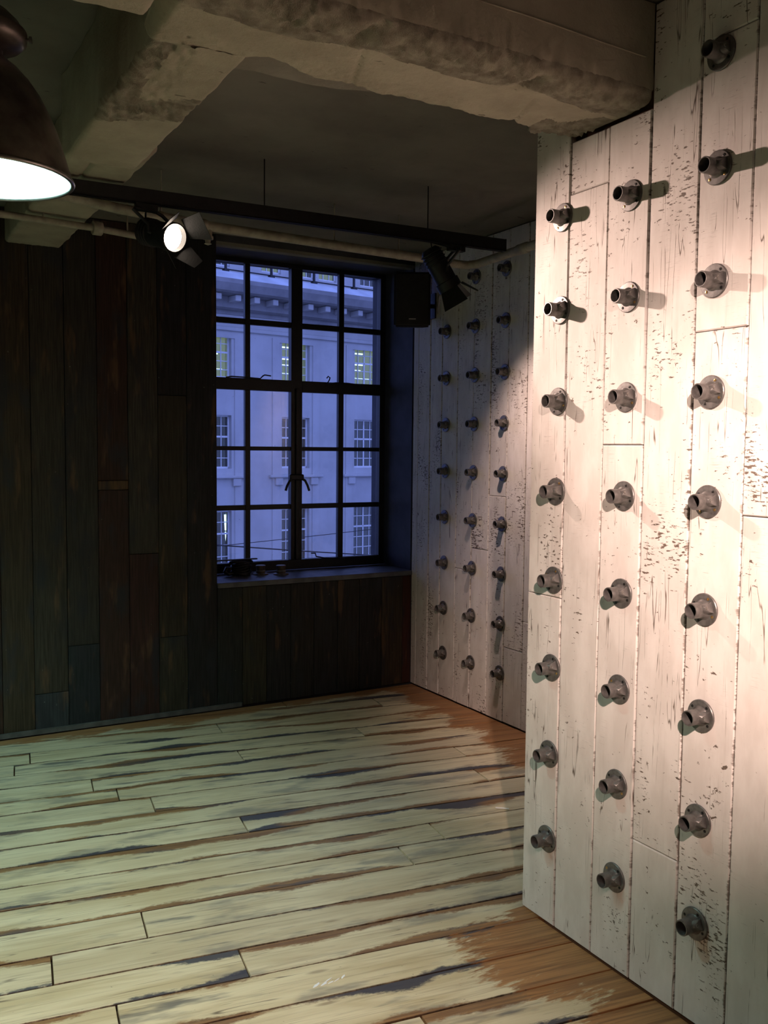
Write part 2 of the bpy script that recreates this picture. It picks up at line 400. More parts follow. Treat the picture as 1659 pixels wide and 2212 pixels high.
# ------------------------------------------------------------------ structure: floor
X0, Y0 = -3.6, -3.2
floor = struct(box('floor', (X0, Y0, -0.20), (XF+0.02, YB+0.02, -0.024), M['backing']), 'floor of worn pale boards with brown unsanded edges', 'floor')
fd = Vector((math.cos(FA), math.sin(FA), 0)); fn = Vector((-math.sin(FA), math.cos(FA), 0))
VL = [5.424, 5.232, 5.045, 4.877, 4.714, 4.545, 4.372, 4.213, 4.026, 3.849, 3.676, 3.497, 3.328, 3.156, 2.974, 2.804, 2.638, 2.459, 2.280, 2.106]
VL = [5.95, 5.775, 5.60] + VL
while VL[-1] > -0.6: VL.append(VL[-1]-0.174)
# butt joints seen in the photograph, by the index of the line above the row
JP = {3: [(473.5, 1572)], 4: [], 5: [(779, 1581)], 6: [(520, 1632)], 7: [(200, 1697)], 8: [(995, 1624)], 9: [(331, 1738)], 10: [(1040, 1674)],
      11: [(527, 1779)], 13: [(942, 1792)], 14: [(875, 1845)], 15: [(312, 1997)], 16: [(113, 2096)], 17: [(528, 2080)], 18: [(255, 2192)], 20: [(914, 2201)]}
rf = random.Random(3)
JP = {k+1: v for k, v in JP.items()}
for i in range(len(VL)-1):
    v1, v0 = VL[i], VL[i+1]
    js = [hit(p, 2, 0.0).dot(fd) for p in JP.get(i, [])]
    us = sorted(js)
    lo = us[0] if us else rf.uniform(-1.2, 0.2)
    if not us: us = [lo]
    while us[0] > -5.0: us.insert(0, us[0]-rf.uniform(1.7, 2.6))
    while us[-1] < 5.0: us.append(us[-1]+(rf.uniform(2.3, 3.0) if i > 3 else 2.4))
    g = 0.0030
    for a, b in zip(us, us[1:]):
        q = [fd*a2+fn*v2 for a2, v2 in ((a+g, v0+g), (b-g, v0+g), (b-g, v1-g), (a+g, v1-g))]
        pl = [(p.x, p.y) for p in q]
        pl = clip(pl, 0, 1, YB-0.026); pl = clip(pl, -1, 0, 3.55)
        if len(pl) < 3: continue
        cxm = sum(p[0] for p in pl)/len(pl)
        if v1 < YP*math.cos(FA)+XN*(-math.sin(FA)): pl = clip(pl, 1, 0, XN-0.004)
        else: pl = clip(pl, 1, 0, XF-0.004)
        if len(pl) < 3: continue
        pl2 = [pl[0]]
        for p in pl[1:]:
            if (p[0]-pl2[-1][0])**2+(p[1]-pl2[-1][1])**2 > 1e-5: pl2.append(p)
        if len(pl2) < 3 or max(p[0] for p in pl2)-min(p[0] for p in pl2) < 0.04: continue
        zt = -rf.uniform(0.0, 0.0022)
        board('floor_plank', [(x, y, zt) for x, y in pl2], (0, 0, 1), fd, fn*v1, v1-v0, 0.022, M['floor'], floor, ch=0.0010).location -= floor.location

# ------------------------------------------------------------------ structure: walls, ceiling
def slab_group(name, boxes, m):
    bm = bmesh.new()
    for a, b in boxes: bx(bm, a, b)
    return struct(from_bm(name, bm, m))
T = 0.024                                        # board thickness
wall_back = slab_group('wall_back', [((X0, YB+T+0.002, -0.2), (WX0-0.004, 5.92, ZC+0.2)), ((WX0-0.004, YB+T+0.002, -0.2), (XF+0.3, 5.92, WZ0-0.03)),
                                     ((WX0-0.004, YB+0.0, WZ1), (XF+0.3, 5.92, ZC+0.2)), ((XF+0.022, 5.74, WZ0-0.03), (XF+0.3, 5.92, WZ1)),
                                     ((XF+0.004, YB+T, WZ0-0.03), (XF+0.3, 5.74, WZ1))], M['reveal'])
struct(wall_back, 'back wall clad in dark reclaimed upright boards around the window', 'wall')
wall_right = slab_group('wall_right', [((XN+T+0.002, Y0, -0.2), (XF+0.3, YP-0.03, ZC+0.2))], M['backing'])
struct(wall_right, 'near right wall of chipped white upright boards', 'wall')
wall_far = slab_group('wall_right_recess', [((XF+T+0.002, YP-0.03, -0.2), (XF+0.3, YB+T, ZC+0.2))], M['backing'])
struct(wall_far, 'set-back white board wall in the window bay', 'wall')
struct(box('wall_left', (X0-0.2, Y0-0.2, -0.2), (X0, 5.92, ZC+0.2), M['wallplain']), 'plain left wall out of the picture', 'wall')
struct(box('wall_front', (X0, Y0-0.2, -0.2), (XF+0.3, Y0, ZC+0.2), M['wallplain']), 'plain wall behind the viewer', 'wall')
ceiling = struct(box('ceiling', (X0-0.2, Y0-0.2, ZC), (XF+0.3, 5.92, ZC+0.2), M['ceiling_concrete']), 'dark concrete ceiling slab with plastered beams', 'ceiling')

# white boards on the near wall: joints and butts measured on the wall
nj = [2.473, 2.301, 2.125, 1.957, 1.780, 1.604]
while nj[-1] > -2.9: nj.append(nj[-1]-0.175)
butt = {0: [hit((1170, 1284), 0, XN).z], 1: [hit((1278, 406), 0, XN).z], 2: [hit((1346, 961), 0, XN).z], 3: [hit((1416, 1837), 0, XN).z],
        4: [hit((1559, 711), 0, XN).z, hit((1580, 68), 0, XN).z], 5: [hit((1630, 1116), 0, XN).z]}
hol = [((1263, 460), .0075), ((1175, 675), .009), ((1542, 667), .0075), ((1333, 931), .008), ((1325, 992), .0095), ((1358, 990), .0045), ((1372, 992), .0045),
       ((1241, 1059), .0075), ((1417, 1135), .008), ((1563, 1197), .0095), ((1162, 1236), .0085), ((1172, 1320), .0095), ((1567, 1252), .006), ((1396, 1776), .011),
       ((1427, 1889), .011), ((1224, 2002), .010), ((1523, 2204), .010), ((1390, 116), .0045), ((1487, 117), .008), ((1480, 1235), .004), ((1345, 1220), .003),
       ((1180, 1466), .006), ((1465, 1200), .008)]
hol = [(hit(p, 0, XN), s) for p, s in hol]
rw = random.Random(11)
def wall_boards(parent, xw, joints, butts, top, holes, notches=()):
    for i in range(len(joints)-1):
        y1, y0 = joints[i], joints[i+1]
        zs = [0.004]+sorted(butts.get(i, []))
        if i not in butts and i > 5: zs.append(rw.uniform(0.6, 2.2))
        zs.append(top(i))
        for a, b in zip(zs, zs[1:]):
            g = 0.0016+rw.uniform(0, 0.0012); pr = rw.uniform(0, 0.004); x = xw-pr
            k = rw.uniform(-0.002, 0.002)
            q = [(x, y1-g, a+0.0012), (x, y0+g+k, a+0.0012), (x, y0+g, b-0.0012), (x, y1-g+k*0.5, b-0.0012)]
            c = Vector((x, (y0+y1)/2, (a+b)/2))
            hs = [('hole', Vector((x, p.y, p.z))-sum((Vector(v) for v in q), Vector())/4, s) for p, s in holes if y0+0.012 < p.y < y1-0.012 and a+0.015 < p.z < b-0.015]
            hs += [('notch', Vector((x, p.y, p.z))-sum((Vector(v) for v in q), Vector())/4, s) for p, s in notches if y0 < p.y < y1 and a < p.z < b]
            board('wall_plank', q, (-1, 0, 0), (0, 0, 1), (x, y1, 0), y1-y0, T, M['white'], parent, holes=hs)
wall_boards(wall_right, XN, nj, butt, lambda i: 2.66 if i == 0 else (2.575 if i == 1 else (2.575 if i == 2 else ZC-0.004)), hol)

fj = [5.303, 5.238, 5.093, 4.955, 4.778, 4.606, 4.430, 4.265, 4.090, 3.915, 3.74, 3.565, 3.39, 3.215, 3.04, 2.865, 2.69, 2.50]
fb = {6: [hit((1075, 1072), 0, XF).z], 4: [hit((996, 1229), 0, XF).z], 5: [hit((1035, 1186), 0, XF).z], 7: [hit((1110, 1404), 0, XF).z]}
fh = [((960, 1072), .006), ((997, 1048), .006), ((1031, 1160), .006), ((943, 1233), .008), ((996, 1252), .008), ((1113, 1380), .010), ((1075, 1048), .008), ((988, 1352), .006),
      ((956, 1480), .008), ((970, 745), .008), ((1044, 648), .008), ((1006, 542), .009), ((1136, 505), .009), ((1122, 845), .007), ((928, 791), .007), ((1108, 1060), .005)]
fh = [(hit(p, 0, XF), s) for p, s in fh]
fnot = [(hit((1076, 1166), 0, XF), (0.024, 0.060)), (hit((1035, 1276), 0, XF), (0.026, 0.075))]
wall_boards(wall_far, XF, fj, fb, lambda i: ZC-0.004, fh, fnot)

# dark boards on the back wall
bj = [-3.58]
while bj[-1] < 0.2: bj.append(bj[-1]+0.1725)
bj = [x for x in bj if x < 0.40]+[0.4735, 0.646, 0.812, 0.992, 1.166, 1.338, 1.510, 1.683, WX0-0.002]
nleft = len(bj)-1
def zb(px): return hit(px, 1, YB).z
bz = {0.646: [], 0.812: [zb((113, 1497))], 0.992: [zb((183, 1393))], 1.166: [zb((245, 1038)), zb((250, 1058))], 1.338: [zb((312, 1196))], 1.510: [zb((372, 854)), zb((375, 1375))], 0.4735: [zb((30, 862)), zb((30, 876))]}
tones = [(0.060, 0.040, 0.026), (0.050, 0.046, 0.036), (0.080, 0.036, 0.024), (0.040, 0.044, 0.046), (0.072, 0.056, 0.038), (0.034, 0.032, 0.036), (0.090, 0.062, 0.036), (0.052, 0.050, 0.040)]
special = {(1.166, 1): (0.22, 0.12, 0.055), (0.4735, 1): (0.17, 0.10, 0.05), (0.812, 0): (0.075, 0.085, 0.10), (0.992, 0): (0.036, 0.044, 0.052), (1.338, 1): (0.095, 0.082, 0.066), (1.338, 0): (0.085, 0.032, 0.026),
           (1.166, 0): (0.080, 0.034, 0.026), (0.812, 1): (0.085, 0.072, 0.054), (1.510, 0): (0.075, 0.065, 0.045), (0.992, 1): (0.070, 0.062, 0.052)}
rd = random.Random(5)
def dark_board(x0, x1, a, b, col):
    y = YB-rd.uniform(0, 0.003); g = 0.0012
    board('wall_plank', [(x0+g, y, a+g), (x1-g, y, a+g), (x1-g, y, b-g), (x0+g, y, b-g)], (0, -1, 0), (0, 0, 1), (x0, y, 0), x1-x0, T, M['dark'], wall_back, col, ch=0.0022)
for i in range(nleft):
    x0, x1 = bj[i], bj[i+1]; zs = [0.004]+sorted(bz.get(x0, [] if x0 > 0.3 else [rd.uniform(0.5, 2.3)]))+[ZC-0.003]
    for j, (a, b) in enumerate(zip(zs, zs[1:])):
        dark_board(x0, x1, a, b, special.get((x0, j), tones[rd.randrange(8)]))
ux = [WX0-0.002, 2.030, 2.190, 2.354, 2.517, 2.687, 2.849, 3.018, 3.181, 3.247]
ucol = [(0.046, 0.050, 0.048), (0.080, 0.070, 0.046), (0.040, 0.042, 0.045), (0.046, 0.042, 0.036), (0.036, 0.036, 0.034), (0.040, 0.036, 0.032), (0.034, 0.033, 0.036), (0.105, 0.075, 0.048), (0.12, 0.036, 0.026)]
for k in range(9): dark_board(ux[k], ux[k+1], 0.004, WZ0-0.034, ucol[k])
struct(box('baseboard_back', (X0+0.02, YB-0.022, 0.001), (WX0+0.15, YB-0.004, 0.030), M['base'], None, 0.003), 'low grey baseboard strip under the dark boards', 'baseboard')

# ------------------------------------------------------------------ plastered beams under the ceiling
def nv(x, y, z, s): return noise.noise(Vector((x*s, y*s, z*s)))
def rough(p, amp, s): return (nv(p[0], p[1], p[2], s)+0.6*nv(p[0]+7, p[1], p[2], s*2.3)+0.35*nv(p[0], p[1]+3, p[2], s*5.1))*amp
def smooth(a, b, t): t = max(0, min(1, (t-a)/(b-a))); return t*t*(3-2*t)
def beam_one():
    xs = []; x = X0+0.01
    while x < 0.35: xs.append(x); x += 0.05
    while x < XN-0.004: xs.append(x); x += 0.0085
    xs.append(XN-0.004)
    def prof(x):
        yb = 2.275+0.022*nv(x, 0, 0, 9)+0.012*nv(x, 5, 0, 31)
        yb += -0.055*math.exp(-((x-0.94)/0.07)**2)
        if x < 0.62: yb = 2.165+0.03*nv(x, 0, 2, 12)
        yb += 0.165*smooth(1.80, 1.93, x+0.02*nv(x, 1, 1, 20))
        P = [(1.955, ZC-0.004-(ZC-2.63)*t/8.0) for t in range(9)]
        P += [(1.957, 2.617), (1.962, 2.605), (1.972, 2.596), (1.985, 2.590)]
        n = 44
        for t in range(n+1): P.append((2.0+(yb-2.0)*t/n, 2.585))
        P += [(yb+0.006, 2.592), (yb+0.008, 2.62), (yb+0.006, 2.70), (yb+0.004, ZC-0.004)]
        return P
    verts, faces = [], []; m = 0
    for x in xs:
        P = prof(x); m = len(P)
        for k, (y, z) in enumerate(P):
            amp = 0.0012
            if 6 < k < 28 and x > 0.2: amp = 0.0012+0.0075*smooth(0.3, 0.9, x)*(1-smooth(2.0, 2.075, y))
            fl = smooth(1.80, 1.95, x)
            if y > 2.2 and k < m-1: amp = max(amp, 0.003+0.011*fl)
            d = rough((x, y, z), amp, 48)
            dz = d
            if z < 2.75 and k < m-2: dz += fl*smooth(2.25, 2.46, y)*0.075
            for gx, gy, dep, sx, sy in ((1.085, 2.005, 0.032, 0.020, 0.045), (1.60, 2.02, 0.030, 0.022, 0.035), (0.90, 2.03, 0.016, 0.012, 0.02)):
                if k > 9: dz += dep*math.exp(-(((x-gx)+(y-gy)*0.5)/sx)**2-((y-gy)/sy)**2)
            gr = math.exp(-(((x-1.13)-(y-2.12)*0.35)/0.004)**2)*smooth(2.04, 2.08, y)*0.006 + math.exp(-(((x-1.68)-(y-2.12)*0.35)/0.004)**2)*smooth(2.06, 2.1, y)*0.006
            if 8 < k < m-4: dz += gr
            if x < 0.66: dz += 0.05*math.exp(-((x-0.615)/0.014)**2) if k > 9 else 0
            verts.append((x, y+(d*0.8 if k < 12 else 0), min(ZC-0.003, z+dz) if k not in (0, m-1) else z))
    for i in range(len(xs)-1):
        for k in range(m-1):
            a = i*m+k; faces.append((a, a+m, a+m+1, a+1))
    me = bpy.data.meshes.new('beam'); me.from_pydata(verts, [], faces); me.update()
    me.materials.append(M['beam_plaster']); me.materials.append(M['rough_render'])
    for p in me.polygons:
        c = p.center; w = 0.02*nv(c.x, c.y, 0, 11)
        if (c.z < 2.635 and c.x > 0.25 and c.y < 2.075+w+0.03*nv(c.x, 9, 0, 4)) or (c.x > 1.80+w and c.y > 2.20+w-0.1*smooth(1.85, 1.95, c.x)): p.material_index = 1
    o = link('beam', me, None, ceiling, -ceiling.location, 60)
    return o
beam_one()
def beam_two():
    ys = []; y = 2.255
    while y < YB-0.002: ys.append(y); y += 0.014
    ys.append(YB-0.002)
    verts, faces = [], []; m = 0
    for y in ys:
        s = smooth(3.36, 3.40, y+0.03*nv(y, 2, 0, 8))
        zb_ = 2.585+0.095*s; xl = 0.637+0.062*s; xr = 0.880+0.10*s
        xl += 0.012*nv(y, 0, 4, 7); xr += 0.008*nv(y, 6, 4, 9)
        P = [(xl, ZC-0.004), (xl, 2.80), (xl, 2.76), (xl, zb_+0.012), (xl+0.008, zb_+0.003)]
        n = 30
        for t in range(n+1): P.append((xl+0.02+(xr-xl-0.03)*t/n, zb_))
        P += [(xr-0.003, zb_+0.004), (xr, zb_+0.014), (xr, zb_+0.08), (xr, ZC-0.004)]
        m = len(P)
        for k, (x, z) in enumerate(P):
            near = 1-smooth(2.55, 3.0, y)
            amp = 0.0015+0.009*near*(1-smooth(0.70, 0.80, x))+0.010*math.exp(-((y-2.78+(x-0.7)*0.55)/0.075)**2)
            d = rough((x, y, z), amp, 40) if 2 < k < m-2 else 0
            g = 0.012*math.exp(-((x-0.80)/0.006)**2)*smooth(3.37, 3.40, y)*(1-smooth(4.05, 4.2, y)) if 4 < k < m-4 else 0
            verts.append((x, y, min(ZC-0.003, z+d+g)))
    for i in range(len(ys)-1):
        for k in range(m-1):
            a = i*m+k; faces.append((a, a+1, a+m+1, a+m))
    me = bpy.data.meshes.new('beam'); me.from_pydata(verts, [], faces); me.update()
    me.materials.append(M['beam_plaster']); me.materials.append(M['rough_render'])
    for p in me.polygons:
        c = p.center; w = 0.025*nv(c.x, c.y, 0, 13)
        if (c.z < 2.62 and abs(c.y-2.78+(c.x-0.7)*0.55+w) < 0.10) or (c.z < 2.62 and c.y < 2.9 and c.x < 0.70+w): p.material_index = 1
    link('beam', me, None, ceiling, -ceiling.location, 60)
beam_two()
def beam_core():
    bm = bmesh.new(); n = 60; prev = None
    for i in range(n+1):
        x = 0.86+(1.62-0.86)*i/n
        yb = 2.405-0.12*smooth(0.35, 0.9, i/n)+0.012*nv(x, 3, 0, 14)
        cur = [bm.verts.new(p) for p in ((x, 2.12, 2.622), (x, yb, 2.618), (x, yb+0.004, 2.64), (x, yb+0.004, ZC-0.004))]
        if prev:
            for k in range(3): bm.faces.new((prev[k], cur[k], cur[k+1], prev[k+1]))
        prev = cur
    from_bm('beam_core', bm, M['beam_core'], ceiling, -ceiling.location, 50)
beam_core()
bm = bmesh.new(); tube(bm, [(x, 1.953, 2.735-0.024*(x-0.9)+0.002*math.sin(x*9)) for x in [0.4+0.05*i for i in range(32)]], 0.0022, 6)
from_bm('formwork_ridge', bm, M['beam_plaster'], ceiling, -ceiling.location, 60)

# ------------------------------------------------------------------ window
win = struct(thing('window_1', 'black steel casement window with small panes over the sill', 'window', ((WX0+WX1)/2, YG, WZ0)))
def wpart(name, boxes, m=None, bevel=0.002, parent=win):
    bm = bmesh.new()
    for a, b in boxes: bx(bm, Vector(a)-win.location, Vector(b)-win.location)
    if bevel: bmesh.ops.bevel(bm, geom=list(bm.edges), offset=bevel, segments=1, affect='EDGES')
    return from_bm(name, bm, m or M['steel_black'], parent)
cx_ = [(1.910, 2.202), (2.237, 2.526), (2.607, 2.886), (2.925, 3.207)]
rz_ = [(2.441, 2.795), (2.055, 2.405), (1.612, 1.980), (1.225, 1.585), (0.846, 1.192)]
y0, y1 = YG-0.022, YG+0.022
wpart('outer_frame', [((WX0, y0-0.01, WZ0), (1.910, y1, WZ1)), ((3.207, y0-0.01, WZ0), (WX1, y1, WZ1)), ((1.910, y0-0.01, 2.795), (3.207, y1, WZ1)), ((1.910, y0-0.01, WZ0), (3.207, y1, 0.846))])
wpart('mullion', [((2.526, y0-0.008, 0.846), (2.607, y1, 2.795)), ((2.556, y0-0.022, 0.85), (2.577, y0-0.006, 2.0))])
wpart('transom', [((1.910, y0-0.012, 1.980), (2.526, y1, 2.055)), ((2.607, y0-0.012, 1.980), (3.207, y1, 2.055))])
for xa, xb in ((2.202, 2.237), (2.886, 2.925)):
    for za, zb2 in ((0.846, 1.98), (2.055, 2.795)): wpart('glazing_bar', [((xa, y0, za), (xb, y1-0.01, zb2))])
for za, zb2 in ((1.192, 1.225), (1.585, 1.612), (2.405, 2.441)):
    for xa, xb in cx_: wpart('glazing_bar', [((xa, y0+0.001, za), (xb, y1-0.011, zb2))])
pane_me = {}
for xa, xb in cx_:
    for za, zb2 in rz_: wpart('pane', [((xa-0.004, YG+0.002, za-0.004), (xb+0.004, YG+0.006, zb2+0.004))], M['window_glass'], 0)
def wtube(name, pts, r=0.005, parent=win, n=8):
    bm = bmesh.new(); tube(bm, [Vector(p)-win.location for p in pts], r, n); return from_bm(name, bm, M['steel_black'], parent, smooth=50)
yy = YG-0.045
W3 = lambda p: hit(p, 1, yy)
wtube('stay', [W3(p) for p in ((488, 815), (500, 813), (530, 815), (562, 818), (568, 812), (572, 810), (585, 812))], 0.0045)
wtube('stay', [W3(p) for p in ((706, 817), (709, 813), (713, 816), (711, 822), (706, 829), (712, 829), (725, 827), (750, 828), (780, 832))], 0.0045)
wtube('stay', [W3(p) for p in ((672, 1195), (681, 1195), (683, 1202), (700, 1205), (728, 1206), (745, 1207))], 0.0045)
for s, pts in (('handle', ((630, 1034), (625, 1040), (620, 1050), (617, 1060))), ('handle', ((652, 1034), (659, 1038), (664, 1048), (668, 1060)))):
    wtube(s, [hit(p, 1, YG-0.06) for p in pts], 0.0085)
hp = hit((640, 1031), 1, YG-0.05)
wpart('handle_plate', [((hp.x-0.052, YG-0.066, hp.z-0.018), (hp.x+0.052, YG-0.03, hp.z+0.020))], None, 0.006)
sill = struct(box('trim_1', (WX0-0.003, YB-0.012, WZ0-0.032), (WX1+0.002, YG-0.033, WZ0-0.0005), M['sill'], None, 0.003), 'dark slate window sill board', 'sill')
struct(box('trim_2', (WX0-0.003, YB+0.001, WZ1-0.02), (WX1+0.003, YB+0.07, ZC-0.002), M['beam_core'], None, 0.004), 'plastered lintel above the window', 'lintel')

# ------------------------------------------------------------------ tube flanges on the white boards
ORD = ['first', 'second', 'third', 'fourth', 'fifth', 'sixth', 'seventh', 'eighth', 'ninth']
fm = {}
def flange_meshes():
    X = Quaternion((0, 1, 0), -PI/2).to_matrix().to_4x4()       # +Z -> -X
    bm = bmesh.new(); lathe(bm, [(0.0205, 0.0), (0.043, 0.0), (0.0450, 0.0015), (0.0450, 0.0050), (0.0432, 0.0068), (0.026, 0.0078), (0.0205, 0.0078)], 36, X)
    bmesh.ops.recalc_face_normals(bm, faces=bm.faces); me = bpy.data.meshes.new('base_plate'); bm.to_mesh(me); bm.free(); fm['base_plate'] = me
    bm = bmesh.new(); lathe(bm, [(0.0175, 0.004), (0.0175, 0.054), (0.0182, 0.056), (0.0205, 0.056), (0.0215, 0.0545), (0.0215, 0.030), (0.0222, 0.018), (0.0245, 0.011), (0.028, 0.0075), (0.0175, 0.004)], 32, X)
    bmesh.ops.recalc_face_normals(bm, faces=bm.faces); me = bpy.data.meshes.new('socket'); bm.to_mesh(me); bm.free(); fm['socket'] = me
    bm = bmesh.new()                                            # set-screw boss: wedge from the socket down to the plate, pointing -Y
    for ring, n in (((-0.0235, 0.0285, 0.0075), 12), ((-0.0072, 0.0330, 0.0165), 14)):
        ax, rad, r = ring
        for k in range(n): bm.verts.new((ax+r*math.cos(2*PI*k/n)*(1.0 if r < 0.01 else 0.05), -rad, r*math.sin(2*PI*k/n)))
    for k in (-1, 1): bm.verts.new((-0.036, -0.012, 0.010*k)); bm.verts.new((-0.007, -0.012, 0.016*k))
    bmesh.ops.convex_hull(bm, input=bm.verts); bmesh.ops.recalc_face_normals(bm, faces=bm.faces)
    me = bpy.data.meshes.new('boss'); bm.to_mesh(me); bm.free(); fm['boss'] = me
    bm = bmesh.new(); q = align((0, -1, 0)).to_matrix().to_4x4(); q.translation = (-0.0235, -0.0275, 0)
    lathe(bm, [(0.0018, 0.0002), (0.0022, 0.0026), (0.0048, 0.0030), (0.0050, 0.0)], 12, q, True)
    bmesh.ops.recalc_face_normals(bm, faces=bm.faces); me = bpy.data.meshes.new('set_screw'); bm.to_mesh(me); bm.free(); fm['set_screw'] = me
    bm = bmesh.new(); q = X.copy(); q.translation = (-0.0066, 0, 0)
    lathe(bm, [(0.0044, 0.0), (0.0040, 0.0016), (0.0012, 0.0022), (0.0010, 0.0010)], 10, q, True)
    bmesh.ops.recalc_face_normals(bm, faces=bm.faces); me = bpy.data.meshes.new('screw'); bm.to_mesh(me); bm.free(); fm['screw'] = me
    for k in fm:
        fm[k].materials.append(M['screw'] if k == 'set_screw' else M['flange'])
        for p in fm[k].polygons: p.use_smooth = True
        fm[k].set_sharp_from_angle(angle=math.radians(35))
    b = fm['screw'].copy(); b.materials.clear(); b.materials.append(M['brass']); fm['screw_brass'] = b
    fm['screw'].materials.clear(); fm['screw'].materials.append(M['black_door'])
flange_meshes()
rfz = random.Random(21)
def flange(x, y, z, label, group):
    t = thing('tube_flange', label, 'flange', (x, y, z), group)
    rot = math.radians(-14+rfz.uniform(-9, 9))
    for k in ('base_plate', 'socket', 'boss', 'set_screw'):
        o = bpy.data.objects.new(k, fm[k]); COL.objects.link(o); o.parent = t; o.rotation_euler = (rot, 0, 0)
    for q in range(4):
        a = rot+PI/4+q*PI/2
        o = bpy.data.objects.new('screw', fm['screw_brass'] if rfz.random() < 0.3 else fm['screw']); COL.objects.link(o); o.parent = t
        o.location = (0, 0.0345*math.cos(a), 0.0345*math.sin(a))
dz = 0.2936
for c, (yt, yb, n, nm) in enumerate(((2.331, 2.343, 8, 'column by the wall corner'), (2.030, 2.024, 8, 'middle column'), (1.716, 1.710, 9, 'column nearest the viewer'))):
    for k in range(n):
        flange(XN-0.0012, yb+(yt-yb)*k/7, 0.293+dz*k, 'grey tube flange on near white wall, %s, %s from the floor' % (nm, ORD[k]), 'tube flanges on the near white wall')
for c, (yc, n, nm) in enumerate(((4.900, 8, 'column by the window corner'), (4.590, 9, 'middle column'), (4.293, 9, 'column nearest the pier'))):
    for k in range(n):
        flange(XF-0.0012, yc, 0.291+dz*k, 'grey tube flange on set-back white wall, %s, %s from the floor' % (nm, ORD[k]), 'tube flanges on the set-back white wall')

# ------------------------------------------------------------------ light track, heads, pipes
TZ = 2.632                                    # track centre height, just under the plastered beam
pL = hit((150, 403), 2, TZ); pR = hit((1088, 531), 2, TZ)
pL = pL+(pL-pR).normalized()*2.2
def light_track(a, b, label, group):
    a, b = Vector(a), Vector(b)
    d = (b-a); L = d.length; t = thing('light_track', label, 'light track', (a+b)/2, group)
    q = Quaternion((0, 0, 1), math.atan2(d.y, d.x)).to_matrix().to_4x4()
    bm = bmesh.new(); w, h = 0.018, 0.029
    for s in ((-w, h-0.006, w, h), (-w, -h, -w+0.005, h-0.006), (w-0.005, -h, w, h-0.006), (-w, -h, -0.006, -h+0.005), (0.006, -h, w, -h+0.005)):
        bx(bm, (-L/2, s[0], s[1]), (L/2, s[2], s[3]), q)
    from_bm('rail', bm, M['black'], t)
    for s in (-1, 1):
        bm = bmesh.new(); bx(bm, (s*L/2-0.004, -w-0.001, -h-0.001), (s*L/2+0.004, w+0.001, h+0.001), q); from_bm('end_cap', bm, M['black'], t)
    n = max(2, int(L/0.75))
    for i in range(n):
        x = -L/2+L*(i+0.62)/n*0.97
        if abs((q @ Vector((x, 0, 0))).x+t.location.x-0.85) < 0.2: continue
        bm = bmesh.new(); p = q @ Vector((x, 0, 0)); top = ZC-TZ-0.001; tube(bm, [p+Vector((0, 0, h)), p+Vector((0, 0, top))], 0.003, 6)
        from_bm('hanger_rod', bm, M['black'], t)
    return t
light_track((pL.x, pL.y, TZ), (pR.x, pR.y, TZ), 'long black lighting track hung below the ceiling before the window', 'lighting tracks')

